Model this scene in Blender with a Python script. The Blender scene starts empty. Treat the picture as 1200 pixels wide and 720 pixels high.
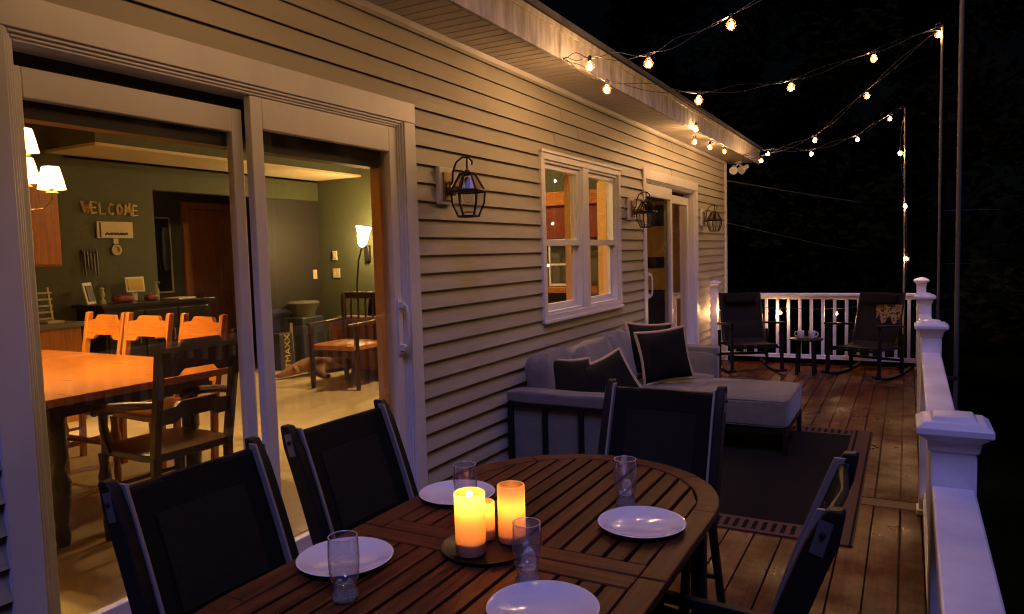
import bpy, bmesh, math, random
from mathutils import Vector, Matrix, Euler
random.seed(7)
R = math.radians
sc = bpy.context.scene
COL = sc.collection

# ------------------------------------------------------------------ camera
F = 851.1
yaw, pitch, roll = R(28.5748), R(-4.2008), R(-1.596)
fw = Vector((-math.sin(yaw)*math.cos(pitch), math.cos(yaw)*math.cos(pitch), math.sin(pitch)))
r0 = Vector((math.cos(yaw), math.sin(yaw), 0)); u0 = r0.cross(fw)
cr = math.cos(roll)*r0 + math.sin(roll)*u0
cu = -math.sin(roll)*r0 + math.cos(roll)*u0
cam = bpy.data.cameras.new('camera'); co = bpy.data.objects.new('camera', cam); COL.objects.link(co)
cam.sensor_width = 36; cam.lens = F/1200*36; cam.clip_start = .05; cam.clip_end = 900
m3 = Matrix((cr, cu, -fw)).transposed()
co.matrix_world = Matrix.Translation((2.45, 0, 1.6)) @ m3.to_4x4()
sc.camera = co

# ------------------------------------------------------------------ helpers
ORG = {}
class MB:
    def __init__(s, rnd=False):
        s.bm = bmesh.new(); s.t = s.bm.faces.layers.float.new('tint'); s.rnd = rnd; s.cur = .5
    def _v(s, p): return s.bm.verts.new(p)
    def face(s, vs):
        try: f = s.bm.faces.new(vs)
        except ValueError: return None
        f[s.t] = s.cur; return f
    def nt(s):
        if s.rnd: s.cur = random.random()
    def poly(s, pts): s.nt(); return s.face([s._v(p) for p in pts])
    def hexa(s, P):
        s.nt(); v = [s._v(p) for p in P]
        for q in ((3,2,1,0),(4,5,6,7),(0,1,5,4),(1,2,6,5),(2,3,7,6),(3,0,4,7)): s.face([v[i] for i in q])
    def box(s, x0, x1, y0, y1, z0, z1):
        s.hexa([(x0,y0,z0),(x1,y0,z0),(x1,y1,z0),(x0,y1,z0),(x0,y0,z1),(x1,y0,z1),(x1,y1,z1),(x0,y1,z1)]); return s
    def obox(s, c, size, rot=(0,0,0)):
        M = Matrix.Translation(c) @ Euler(rot).to_matrix().to_4x4(); a, b, d = [k/2 for k in size]
        s.hexa([M @ Vector(p) for p in ((-a,-b,-d),(a,-b,-d),(a,b,-d),(-a,b,-d),(-a,-b,d),(a,-b,d),(a,b,d),(-a,b,d))]); return s
    def beam(s, p, q, w, h, up=(0,0,1)):
        p, q = Vector(p), Vector(q); d = (q-p).normalized(); u = Vector(up)
        sd = d.cross(u)
        if sd.length < 1e-4: sd = d.cross(Vector((1,0,0)))
        sd.normalize(); u = sd.cross(d); a, b = sd*w/2, u*h/2
        s.hexa([p-a-b, p+a-b, q+a-b, q-a-b, p-a+b, p+a+b, q+a+b, q-a+b]); return s
    def tube(s, pts, r, n=8, closed=False):
        pts = [Vector(p) for p in pts]; N = len(pts); s.nt()
        rr = r if isinstance(r, (list, tuple)) else [r]*N
        rings = []; u = None
        for i, p in enumerate(pts):
            a = pts[(i-1) % N] if (closed or i > 0) else p
            b = pts[(i+1) % N] if (closed or i < N-1) else p
            d = (b-a)
            if d.length < 1e-9: d = Vector((0,0,1))
            d.normalize()
            if u is None:
                u = d.orthogonal().normalized()
            u = u - d*u.dot(d)
            if u.length < 1e-6: u = d.orthogonal()
            u.normalize(); w = d.cross(u)
            rings.append([s._v(p + (u*math.cos(2*math.pi*k/n) + w*math.sin(2*math.pi*k/n))*rr[i]) for k in range(n)])
        for i in range(N if closed else N-1):
            a, b = rings[i], rings[(i+1) % N]
            for k in range(n): s.face([a[k], a[(k+1) % n], b[(k+1) % n], b[k]])
        if not closed:
            s.face(rings[0][::-1]); s.face(rings[-1])
        return s
    def lathe(s, prof, c=(0,0,0), n=24, M=None):
        s.nt(); c = Vector(c); rings = []
        for r, z in prof:
            if r < 1e-6: rings.append([s._v((M @ Vector((0,0,z)) if M else Vector((0,0,z))) + c)])
            else:
                rings.append([])
                for k in range(n):
                    p = Vector((r*math.cos(2*math.pi*k/n), r*math.sin(2*math.pi*k/n), z))
                    rings[-1].append(s._v((M @ p if M else p) + c))
        for a, b in zip(rings, rings[1:]):
            for k in range(n):
                k2 = (k+1) % n
                if len(a) == 1 and len(b) == 1: continue
                if len(a) == 1: s.face([a[0], b[k2], b[k]])
                elif len(b) == 1: s.face([a[k], a[k2], b[0]])
                else: s.face([a[k], a[k2], b[k2], b[k]])
        return s
    def prism(s, poly, ax, a, b):
        def P(p, t):
            return {'x': (t, p[0], p[1]), 'y': (p[0], t, p[1]), 'z': (p[0], p[1], t)}[ax]
        s.nt(); A = [s._v(P(p, a)) for p in poly]; B = [s._v(P(p, b)) for p in poly]; n = len(poly)
        s.face(A[::-1]); s.face(B)
        for i in range(n): s.face([A[i], A[(i+1) % n], B[(i+1) % n], B[i]])
        return s
    def ball(s, c, r, n=12, m=8, sc=(1,1,1)):
        s.lathe([(max(0, r*math.sin(math.pi*i/m))*1, -r*math.cos(math.pi*i/m)) if 0 < i < m else (0, -r if i == 0 else r) for i in range(m+1)], c, n, Matrix.Diagonal(sc)); return s
    def cushion(s, c, size, e=6, rot=(0,0,0), n=10, puff=0.0, wob=0.0, seed=0):
        s.nt(); rg = random.Random(seed); M = Matrix.Translation(c) @ Euler(rot).to_matrix().to_4x4()
        a = [k/2 for k in size]; cache = {}; ph = [rg.uniform(0,6) for _ in range(6)]
        def V(x, y, z):
            k = (round(x,4), round(y,4), round(z,4))
            if k in cache: return cache[k]
            q = (abs(x)**e + abs(y)**e + abs(z)**e)**(1/e)
            p = Vector((x/q, y/q, z/q))
            f = 1 + puff*(1-p.x*p.x)*(1-p.y*p.y)
            w = wob*(math.sin(5*p.x+ph[0])*math.cos(4*p.y+ph[1]) + .5*math.sin(9*p.y+ph[2]+3*p.z)*math.cos(8*p.x+ph[3]))
            v = s._v(M @ Vector((p.x*a[0] + w*.5, p.y*a[1], p.z*a[2]*f + w*(1 if p.z > 0 else -.3))))
            cache[k] = v; return v
        L = [math.tan((2*i/n-1)*math.pi/4) for i in range(n+1)]
        for d in range(3):
            for sg in (-1, 1):
                for i in range(n):
                    for j in range(n):
                        q = []
                        for (ii, jj) in ((i,j),(i+1,j),(i+1,j+1),(i,j+1)):
                            p = [0,0,0]; p[d] = sg; p[(d+1) % 3] = L[ii]; p[(d+2) % 3] = L[jj]; q.append(V(*p))
                        s.face(q if sg > 0 else q[::-1])
        return s
    def build(s, name, mat, parent=None, bevel=0, seg=2, ang=38, org=None, flip=False):
        bmesh.ops.recalc_face_normals(s.bm, faces=s.bm.faces)
        me = bpy.data.meshes.new(name); s.bm.to_mesh(me); s.bm.free()
        o0 = org if org is not None else (ORG.get(parent.name) if parent else None)
        if o0 is not None: me.transform(Matrix.Translation(-Vector(o0)))
        me.polygons.foreach_set('use_smooth', [True]*len(me.polygons)); me.set_sharp_from_angle(angle=R(ang))
        me.materials.append(mat)
        o = bpy.data.objects.new(name, me); COL.objects.link(o)
        if parent:
            o.parent = parent; ORG[o.name] = Vector(o0) if o0 is not None else Vector((0,0,0))
        else:
            if o0 is not None: o.location = o0
            ORG[o.name] = Vector(o0) if o0 is not None else Vector((0,0,0))
        if bevel:
            b = o.modifiers.new('b', 'BEVEL'); b.width = bevel; b.segments = seg; b.limit_method = 'ANGLE'; b.angle_limit = R(40); b.harden_normals = False
        return o

def tag(o, label=None, cat=None, group=None, kind=None):
    if label: o['label'] = label
    if cat: o['category'] = cat
    if group: o['group'] = group
    if kind: o['kind'] = kind
    return o
def thing(name, label, cat, loc=(0,0,0), group=None, rz=0):
    o = bpy.data.objects.new(name, None); COL.objects.link(o); o.location = loc; o.rotation_euler = (0,0,rz)
    o.empty_display_size = .1; ORG[o.name] = Vector(loc); return tag(o, label, cat, group)
def local(o): ORG[o.name] = Vector((0,0,0)); return o
def dup(root, loc, rz=0, label=None):
    def cp(o, par):
        c = o.copy(); COL.objects.link(c)
        if par: c.parent = par
        for ch in list(o.children): cp(ch, c)
        return c
    c = cp(root, None); c.location = loc; c.rotation_euler = (0,0,rz)
    if label: c['label'] = label
    return c
def struct(mb, name, mat, **k): return tag(mb.build(name, mat, **k), kind='structure')

# ------------------------------------------------------------------ materials
def newmat(name):
    m = bpy.data.materials.new(name); m.use_nodes = True; nt = m.node_tree; nt.nodes.clear()
    out = nt.nodes.new('ShaderNodeOutputMaterial'); return m, nt, out
def N(nt, t, **k):
    n = nt.nodes.new(t)
    for a, v in k.items():
        if a.startswith('i_'):
            key = a[2:].replace('_', ' '); n.inputs[key].default_value = v
        else: setattr(n, a, v)
    return n
def L(nt, a, b): nt.links.new(a, b)
def c4(c): return (c[0], c[1], c[2], 1)
def pm(name, col, rough=.5, metal=0, var=.12, vs=6, bump=0, bs=60, st=(1,1,1), tint=0, rv=.08, coat=0, spec=.5, sheen=0, col2=None, obj=True, bd=.004):
    m, nt, out = newmat(name); b = N(nt, 'ShaderNodeBsdfPrincipled')
    tc = N(nt, 'ShaderNodeTexCoord'); mp = N(nt, 'ShaderNodeMapping'); mp.inputs['Scale'].default_value = st
    L(nt, tc.outputs['Object'], mp.inputs['Vector'])
    n1 = N(nt, 'ShaderNodeTexNoise'); n1.inputs['Scale'].default_value = vs; n1.inputs['Detail'].default_value = 6; n1.inputs['Roughness'].default_value = .62
    L(nt, mp.outputs[0], n1.inputs['Vector'])
    cr = N(nt, 'ShaderNodeValToRGB'); e = cr.color_ramp.elements
    c2 = col2 or tuple(min(1, k*(1+var)) for k in col)
    e[0].position = .3; e[0].color = c4([k*(1-var) for k in col]); e[1].position = .72; e[1].color = c4(c2)
    L(nt, n1.outputs['Fac'], cr.inputs['Fac']); colout = cr.outputs['Color']
    if tint:
        at = N(nt, 'ShaderNodeAttribute', attribute_name='tint'); mr = N(nt, 'ShaderNodeMapRange')
        mr.inputs['To Min'].default_value = 1-tint; mr.inputs['To Max'].default_value = 1+tint
        L(nt, at.outputs['Fac'], mr.inputs['Value']); mx = N(nt, 'ShaderNodeVectorMath', operation='SCALE')
        L(nt, colout, mx.inputs[0]); L(nt, mr.outputs[0], mx.inputs['Scale']); colout = mx.outputs[0]
    L(nt, colout, b.inputs['Base Color'])
    mr = N(nt, 'ShaderNodeMapRange'); mr.inputs['To Min'].default_value = max(0, rough-rv); mr.inputs['To Max'].default_value = min(1, rough+rv)
    L(nt, n1.outputs['Fac'], mr.inputs['Value']); L(nt, mr.outputs[0], b.inputs['Roughness'])
    b.inputs['Metallic'].default_value = metal; b.inputs['Coat Weight'].default_value = coat; b.inputs['Specular IOR Level'].default_value = spec
    b.inputs['Sheen Weight'].default_value = sheen
    if bump:
        n2 = N(nt, 'ShaderNodeTexNoise'); n2.inputs['Scale'].default_value = bs; n2.inputs['Detail'].default_value = 4
        L(nt, mp.outputs[0], n2.inputs['Vector'])
        bp = N(nt, 'ShaderNodeBump'); bp.inputs['Strength'].default_value = bump; bp.inputs['Distance'].default_value = bd
        L(nt, n2.outputs['Fac'], bp.inputs['Height']); L(nt, bp.outputs[0], b.inputs['Normal'])
    L(nt, b.outputs[0], out.inputs['Surface']); return m
def emit(name, col, s):
    m, nt, out = newmat(name); e = N(nt, 'ShaderNodeEmission'); e.inputs[0].default_value = c4(col); e.inputs[1].default_value = s
    L(nt, e.outputs[0], out.inputs['Surface']); return m
def thin_glass(name, tint=(1,1,1), refl=1.0, haze=0.0, smudge=0.0, rough=.0, bump=0, ior=1.5, hazecol=(.8,.8,.8)):
    m, nt, out = newmat(name)
    tr = N(nt, 'ShaderNodeBsdfTransparent'); tr.inputs[0].default_value = c4(tint)
    gl = N(nt, 'ShaderNodeBsdfGlossy'); gl.inputs['Roughness'].default_value = rough; gl.inputs['Color'].default_value = (1,1,1,1)
    fr = N(nt, 'ShaderNodeLayerWeight'); fr.inputs['Blend'].default_value = .5; f0 = ((ior-1)/(ior+1))**2
    pw = N(nt, 'ShaderNodeMath', operation='POWER'); pw.inputs[1].default_value = 5; L(nt, fr.outputs['Facing'], pw.inputs[0])
    ma = N(nt, 'ShaderNodeMath', operation='MULTIPLY_ADD'); ma.inputs[1].default_value = 1-f0; ma.inputs[2].default_value = f0; L(nt, pw.outputs[0], ma.inputs[0])
    sc_ = N(nt, 'ShaderNodeMath', operation='MULTIPLY', use_clamp=True); sc_.inputs[1].default_value = refl; L(nt, ma.outputs[0], sc_.inputs[0])
    mx = N(nt, 'ShaderNodeMixShader'); L(nt, sc_.outputs[0], mx.inputs[0]); L(nt, tr.outputs[0], mx.inputs[1]); L(nt, gl.outputs[0], mx.inputs[2])
    last = mx.outputs[0]
    tc = N(nt, 'ShaderNodeTexCoord')
    if bump:
        vz = N(nt, 'ShaderNodeTexVoronoi'); vz.inputs['Scale'].default_value = bump; L(nt, tc.outputs['Object'], vz.inputs['Vector'])
        bp = N(nt, 'ShaderNodeBump'); bp.inputs['Strength'].default_value = 1; bp.inputs['Distance'].default_value = .006
        L(nt, vz.outputs['Distance'], bp.inputs['Height']); L(nt, bp.outputs[0], gl.inputs['Normal']); L(nt, bp.outputs[0], fr.inputs['Normal'])
    if haze or smudge:
        df = N(nt, 'ShaderNodeBsdfDiffuse'); df.inputs[0].default_value = c4(hazecol)
        m2 = N(nt, 'ShaderNodeMixShader'); m2.inputs[0].default_value = haze
        if smudge:
            n = N(nt, 'ShaderNodeTexNoise'); n.inputs['Scale'].default_value = 2.2; n.inputs['Detail'].default_value = 8; n.inputs['Distortion'].default_value = 1.5
            L(nt, tc.outputs['Object'], n.inputs['Vector']); cr_ = N(nt, 'ShaderNodeValToRGB'); e = cr_.color_ramp.elements
            e[0].position = .5; e[0].color = (haze,)*3+(1,); e[1].position = .75; e[1].color = (haze+smudge,)*3+(1,)
            L(nt, n.outputs['Fac'], cr_.inputs[0]); L(nt, cr_.outputs[0], m2.inputs[0])
        L(nt, last, m2.inputs[1]); L(nt, df.outputs[0], m2.inputs[2]); last = m2.outputs[0]
    L(nt, last, out.inputs['Surface']); return m
def wood(name, c0, c1, ax='y', scale=1, rough=.45, tint=.25, bump=.25, coat=0, wear=None, spec=.5, wet=0):
    m, nt, out = newmat(name); b = N(nt, 'ShaderNodeBsdfPrincipled'); tc = N(nt, 'ShaderNodeTexCoord'); at = N(nt, 'ShaderNodeAttribute', attribute_name='tint')
    sv = {'x': (2.2,42,42), 'y': (42,2.2,42), 'z': (42,42,2.2)}[ax]
    mp = N(nt, 'ShaderNodeMapping'); mp.inputs['Scale'].default_value = [k*scale for k in sv]
    off = N(nt, 'ShaderNodeVectorMath', operation='SCALE'); cmb = N(nt, 'ShaderNodeCombineXYZ')
    mu = N(nt, 'ShaderNodeMath', operation='MULTIPLY'); mu.inputs[1].default_value = 37; L(nt, at.outputs['Fac'], mu.inputs[0])
    for k in range(3): L(nt, mu.outputs[0], cmb.inputs[k])
    L(nt, tc.outputs['Object'], mp.inputs['Vector']); ad = N(nt, 'ShaderNodeVectorMath', operation='ADD'); L(nt, mp.outputs[0], ad.inputs[0]); L(nt, cmb.outputs[0], ad.inputs[1])
    n1 = N(nt, 'ShaderNodeTexNoise'); n1.inputs['Scale'].default_value = 1; n1.inputs['Detail'].default_value = 8; n1.inputs['Roughness'].default_value = .65; n1.inputs['Distortion'].default_value = .7
    L(nt, ad.outputs[0], n1.inputs['Vector'])
    cr_ = N(nt, 'ShaderNodeValToRGB'); e = cr_.color_ramp.elements; e[0].position = .34; e[0].color = c4(c0); e[1].position = .66; e[1].color = c4(c1)
    L(nt, n1.outputs['Fac'], cr_.inputs[0])
    mr = N(nt, 'ShaderNodeMapRange'); mr.inputs['To Min'].default_value = 1-tint; mr.inputs['To Max'].default_value = 1+tint; L(nt, at.outputs['Fac'], mr.inputs['Value'])
    mx = N(nt, 'ShaderNodeVectorMath', operation='SCALE'); L(nt, cr_.outputs[0], mx.inputs[0]); L(nt, mr.outputs[0], mx.inputs['Scale']); colo = mx.outputs[0]
    rr = N(nt, 'ShaderNodeMapRange'); rr.inputs['To Min'].default_value = rough-.12; rr.inputs['To Max'].default_value = rough+.14; L(nt, n1.outputs['Fac'], rr.inputs['Value'])
    if wear:
        n3 = N(nt, 'ShaderNodeTexNoise'); n3.inputs['Scale'].default_value = 2.3; n3.inputs['Detail'].default_value = 9; n3.inputs['Roughness'].default_value = .7; L(nt, tc.outputs['Object'], n3.inputs['Vector'])
        c3 = N(nt, 'ShaderNodeValToRGB'); e = c3.color_ramp.elements; e[0].position = .52; e[0].color = (0,0,0,1); e[1].position = .8; e[1].color = (.5,)*3+(1,)
        L(nt, n3.outputs['Fac'], c3.inputs[0]); mm = N(nt, 'ShaderNodeMix', data_type='RGBA'); L(nt, c3.outputs[0], mm.inputs[0]); L(nt, colo, mm.inputs[6]); mm.inputs[7].default_value = c4(wear); colo = mm.outputs[2]
    L(nt, colo, b.inputs['Base Color']); L(nt, rr.outputs[0], b.inputs['Roughness']); b.inputs['Coat Weight'].default_value = coat; b.inputs['Coat Roughness'].default_value = .12; b.inputs['Specular IOR Level'].default_value = spec
    bp = N(nt, 'ShaderNodeBump'); bp.inputs['Strength'].default_value = bump; bp.inputs['Distance'].default_value = .004; L(nt, n1.outputs['Fac'], bp.inputs['Height']); L(nt, bp.outputs[0], b.inputs['Normal'])
    if wet:   # damp, flaking patches of sealer: glossier, with a crinkled relief
        n4 = N(nt, 'ShaderNodeTexNoise'); n4.inputs['Scale'].default_value = 1.7; n4.inputs['Detail'].default_value = 7; n4.inputs['Roughness'].default_value = .65; L(nt, tc.outputs['Object'], n4.inputs['Vector'])
        c4_ = N(nt, 'ShaderNodeValToRGB'); e = c4_.color_ramp.elements; e[0].position = .40; e[0].color = (0,0,0,1); e[1].position = .64; e[1].color = (1,1,1,1); L(nt, n4.outputs['Fac'], c4_.inputs[0])
        m5 = N(nt, 'ShaderNodeMapRange'); m5.inputs['To Min'].default_value = spec; m5.inputs['To Max'].default_value = wet; L(nt, c4_.outputs[0], m5.inputs['Value']); L(nt, m5.outputs[0], b.inputs['Specular IOR Level'])
        m6 = N(nt, 'ShaderNodeMix', data_type='FLOAT'); L(nt, c4_.outputs[0], m6.inputs[0]); L(nt, rr.outputs[0], m6.inputs[2]); m6.inputs[3].default_value = .24; L(nt, m6.outputs[0], b.inputs['Roughness'])
        n5 = N(nt, 'ShaderNodeTexNoise'); n5.inputs['Scale'].default_value = 26; n5.inputs['Detail'].default_value = 5; n5.inputs['Distortion'].default_value = .9; mp5 = N(nt, 'ShaderNodeMapping'); mp5.inputs['Scale'].default_value = (2.2, .45, 1); L(nt, tc.outputs['Object'], mp5.inputs['Vector']); L(nt, mp5.outputs[0], n5.inputs['Vector'])
        b2 = N(nt, 'ShaderNodeBump'); b2.inputs['Distance'].default_value = .003; b2.inputs['Strength'].default_value = .5; L(nt, n5.outputs['Fac'], b2.inputs['Height']); L(nt, bp.outputs[0], b2.inputs['Normal']); L(nt, b2.outputs[0], b.inputs['Normal'])
    L(nt, b.outputs[0], out.inputs['Surface']); return m

W = (1, .56, .2)
M = dict(
    siding=pm('siding', (.37,.345,.285), .55, var=.09, vs=1.3, bump=.5, bs=1.6, bd=.03, st=(1,.5,3), tint=.05),
    trim=pm('white_trim', (.65,.64,.67), .42, var=.12, vs=2.5, st=(1,1,.4), bump=.05, bs=30),
    vinyl=pm('white_vinyl', (.72,.70,.69), .35, var=.05, vs=4),
    rail=pm('white_railing_vinyl', (.72,.70,.73), .36, var=.2, vs=4, bump=.08, bs=18, rv=.15),
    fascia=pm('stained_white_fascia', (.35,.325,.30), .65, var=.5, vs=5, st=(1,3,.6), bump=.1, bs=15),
    soffit=pm('soffit_vinyl', (.50,.45,.37), .5, var=.08, vs=3),
    shingle=pm('dark_shingle', (.05,.045,.042), .9, var=.4, vs=20, bump=.6, bs=80),
    glass=thin_glass('window_glass', (.95,.96,.95), 1.0, haze=.004, smudge=.03, hazecol=(.8,.75,.65)),
    deck=wood('deck_wood', (.040,.0115,.0045), (.120,.036,.0135), 'y', .8, .5, .25, .5, wear=(.15,.052,.02), spec=.06, wet=.34),
    deckx=wood('deck_wood_cross', (.028,.0095,.004), (.088,.030,.012), 'x', .8, .5, .1, .35),
    table=wood('table_wood', (.036,.0115,.0055), (.135,.042,.0175), 'y', 1.0, .42, .3, .35, spec=.1),
    tablex=wood('table_wood_cross', (.036,.0115,.0055), (.135,.042,.0175), 'x', 1.0, .42, .2, .35, spec=.1),
    armwood=wood('armrest_wood', (.14,.065,.03), (.26,.13,.06), 'y', 2, .4, .1, .2),
    black=pm('black_metal', (.008,.008,.009), .5, .0, var=.2, vs=30, spec=.22),
    strip=pm('champagne_aluminium', (.27,.24,.22), .45, .25, var=.05),
    sling=pm('black_sling_mesh', (.006,.0055,.0055), .8, var=.25, vs=90, bump=.5, bs=500, spec=.12),
    slingp=pm('charcoal_sling_panel', (.013,.011,.010), .85, var=.3, vs=120, bump=.6, bs=600, spec=.15),
    plate=pm('grey_bracket', (.16,.17,.20), .4, .6, var=.1),
    fabric=pm('grey_outdoor_fabric', (.135,.122,.108), .9, var=.14, vs=14, bump=.5, bs=260, sheen=.25),
    pillow=pm('black_pillow_cloth', (.007,.006,.006), .9, var=.2, vs=40, bump=.4, bs=400, spec=.15),
    piping=pm('beige_piping', (.42,.30,.18), .85, var=.1, vs=60, bump=.3, bs=300),
    china=pm('white_china', (.74,.72,.74), .12, var=.01, coat=.5),
    tray=pm('dark_tray_metal', (.02,.017,.015), .35, .6, var=.2),
    bronze=pm('dark_bronze', (.035,.026,.02), .4, .7, var=.3, vs=30),
    lgl=thin_glass('lantern_glass', (.96,.95,.9), 1.6, haze=.05, hazecol=(.8,.7,.5)),
    lgr=thin_glass('lantern_roof_glass', (.8,.7,.55), .35), pole=pm('grey_steel_pole', (.12,.105,.085), .55, .3, var=.15),
    wire=pm('black_cable', (.02,.018,.016), .5, var=.2),
    bulb=emit('bulb_glow', (1,.56,.23), 260),
    bulbglass=thin_glass('clear_bulb_glass', (.95,.93,.9), 1.2),
    green=pm('olive_wall_paint', (.058,.066,.028), .75, var=.06, vs=3, bump=.1, bs=90),
    darkwall=pm('dark_brown_paint', (.02,.016,.011), .6, var=.1),
    cream=pm('cream_paint', (.55,.45,.28), .7, var=.05),
    tan=pm('tan_vinyl_floor', (.63,.51,.31), .38, var=.12, vs=9, bump=.05, bs=20),
    oak=wood('honey_oak', (.30,.095,.012), (.47,.165,.024), 'x', 1.2, .3, .12, .1, coat=.4),
    oakz=wood('honey_oak_upright', (.27,.088,.012), (.43,.155,.024), 'z', 1.2, .35, .12, .1, coat=.3),
    pine=wood('amber_pine', (.72,.40,.11), (.80,.50,.17), 'z', 1, .4, .1, .1),
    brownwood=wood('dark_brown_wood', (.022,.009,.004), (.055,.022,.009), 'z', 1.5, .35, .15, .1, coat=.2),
    doorwood=wood('brown_door_wood', (.42,.155,.045), (.58,.24,.075), 'z', .8, .4, .1, .1),
    blackfurn=pm('black_furniture', (.010,.009,.008), .3, var=.1, coat=.2),
    headdark=pm('dark_header_wood', (.022,.012,.008), .5, var=.2),  # header wood in shadow, its shade put into the dark colour
    shade=None, lampbulb=emit('lamp_bulb', (1,.58,.21), 9500), shade2=emit('lounge_shade', (1,.58,.2), 12),
    brass=pm('aged_brass', (.32,.22,.09), .35, .8, var=.15),
    filament=emit('filament_glow', (1,.52,.21), 740), envelope=None, white=pm('white_paint', (.7,.66,.56), .5, var=.04),
    red=pm('brick_red', (.22,.035,.02), .5, var=.15),
    maroon=pm('maroon_panel', (.16,.03,.018), .35, var=.15, vs=2),
    slate=pm('slate_plastic', (.035,.04,.05), .45, var=.15),
    greybin=pm('grey_bin_plastic', (.11,.105,.09), .5, var=.1),
    rust=pm('rust_upholstery', (.20,.07,.025), .85, var=.2, vs=12, bump=.4, bs=200, sheen=.3),
    dog=pm('tan_dog_fur', (.26,.12,.05), .9, var=.35, vs=14, bump=.8, bs=160, sheen=.3),
    yellow=pm('yellow_print', (.6,.42,.06), .6, var=.05),
    rug=None, leaf=pm('dark_leaf', (.010,.013,.0035), .95, spec=0, var=.4, vs=3), leafb=pm('dull_leaf', (.013,.013,.004), .95, spec=0, var=.4, vs=3),
    bark=pm('bark', (.014,.010,.007), .95, spec=0, var=.4, vs=12, bump=.8, bs=25),
    lawn=pm('lawn', (.006,.008,.0012), .95, spec=0, var=.4, vs=.8),
)

def shademat():
    m, nt, out = newmat('fabric_lamp_shade'); tl = N(nt, 'ShaderNodeBsdfTranslucent'); tl.inputs[0].default_value = (.9,.66,.34,1); df = N(nt, 'ShaderNodeBsdfDiffuse'); df.inputs[0].default_value = (.8,.68,.5,1)
    mx = N(nt, 'ShaderNodeMixShader'); mx.inputs[0].default_value = .3; L(nt, tl.outputs[0], mx.inputs[1]); L(nt, df.outputs[0], mx.inputs[2]); L(nt, mx.outputs[0], out.inputs['Surface']); return m
M['shade'] = shademat()
# ------------------------------------------------------------------ world, sun
wd = bpy.data.worlds.new('World'); sc.world = wd; wd.use_nodes = True; nt = wd.node_tree
bg = nt.nodes['Background']; sky = nt.nodes.new('ShaderNodeTexSky'); sky.sky_type = 'NISHITA'; sky.sun_disc = False
SUNV = Vector((.27, -.46, .85)).normalized()
el = math.asin(SUNV.z); azm = math.atan2(SUNV.x, SUNV.y)
sky.sun_elevation = el; sky.sun_rotation = azm
nt.links.new(sky.outputs[0], bg.inputs[0]); bg.inputs[1].default_value = .0003
sl = bpy.data.lights.new('moonlight', 'SUN'); so = bpy.data.objects.new('moonlight', sl); COL.objects.link(so)  # bluish sun added in place of a cool light out of view
so.rotation_euler = SUNV.to_track_quat('Z', 'Y').to_euler(); sl.energy = 1.3; sl.angle = R(22); sl.color = (.33, .32, 1.0)

# ------------------------------------------------------------------ setting: ground, deck
g = MB(); g.poly([(-300,-300,-1.6),(300,-300,-1.6),(300,400,-1.6),(-300,400,-1.6)]); struct(g, 'ground', M['lawn'])
d = MB(True); P = .143; nb = 18; yB = 4.93
for i in range(nb):
    x0 = .004 + i*P - .0; x1 = x0 + P - .006
    if x1 > 2.54: x1 = 2.54
    for (a, b) in ((-3.0, yB-.078), (yB+.078, 10.47)): d.box(x0, x1, a, b, -.03, 0)
struct(d, 'deck_floor', M['deck'], bevel=.003)
d = MB(True); d.box(.004, 2.54, yB-.072, yB+.072, -.03, .0005); struct(d, 'deck_floor_breaker', M['deckx'], bevel=.003)
d = MB(); d.box(-.02, 2.50, -3, 10.42, -.26, -.045); d.box(2.545, 2.585, -3, 10.5, -.28, -.005); d.box(0, 2.545, 10.475, 10.51, -.28, -.005)
struct(d, 'deck_rim', M['deckx'])
d = MB()
for y in (-2.5, 1, 4.5, 8, 10.3): d.box(2.36, 2.48, y-.06, y+.06, -1.6, -.26)
struct(d, 'deck_footing', M['bark'])

# ------------------------------------------------------------------ house
house = thing('house', 'beige clapboard house with white trim beside the deck, lit windows and sliding doors', 'house', (0, 0, 0))
OPEN = [(1.165, 3.375, 0, 2.445), (4.955, 6.68, 1.06, 2.37), (7.39, 9.65, 0, 2.457)]
Y0, Y1, ZT, EX = -3.0, 11.35, 2.92, .1035
mb = MB(True)
ys = sorted({Y0, Y1} | {o[0] for o in OPEN} | {o[1] for o in OPEN} | {-.6, 4.2, 8.0+2.2})
z00 = 2.433 - EX*26
for a, b in zip(ys, ys[1:]):
    rs = [(-.3, ZT)]
    for (oa, ob, za, zb) in OPEN:
        if oa <= a + 1e-6 and b <= ob + 1e-6: rs = [(-.3, za), (zb, ZT)] if za > 0 else [(zb, ZT)]
    for (lo, hi) in rs:
        k = 0
        while z00 + k*EX < hi:
            zk = z00 + k*EX; k += 1
            p, q = max(zk, lo), min(zk+EX, hi)
            if q - p < 1e-4: continue
            X = lambda z: .024 - .021*(z-zk)/EX
            js = [a] + ([a+(b-a)*random.uniform(.15,.85)] if (b-a) > 1.2 and random.random() < .45 else []) + [b]
            for n_, (ya_, yb_) in enumerate(zip(js, js[1:])):
                mb.nt(); e_ = .0028*n_; yl = ya_ - (.02 if n_ else 0)
                v = [mb._v(t) for t in ((X(p)+e_,yl,p-e_*.4),(X(p)+e_,yb_,p-e_*.4),(X(q)+e_,yb_,q),(X(q)+e_,yl,q))]; mb.face(v)
                if n_: w = [mb._v(t) for t in ((X(p)-.004,yl,p),(X(q)-.004,yl,q))]; mb.face([v[0], v[3], w[1], w[0]])
                if p == zk:
                    w = [mb._v(t) for t in ((.003,yl,p+.004),(.003,yb_,p+.004))]; mb.face([v[0], w[0], w[1], v[1]])
sd = mb.build('siding', M['siding'], house)
mb = MB()
mb.box(-.03, .03, 11.35, 11.40, -.3, 2.90); mb.box(-.10, -.03, 11.375, 11.40, -.3, 2.90); mb.box(.004, .03, 11.285, 11.35, -.3, 2.90)
mb.build('corner_board', M['trim'], house, .004)
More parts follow.
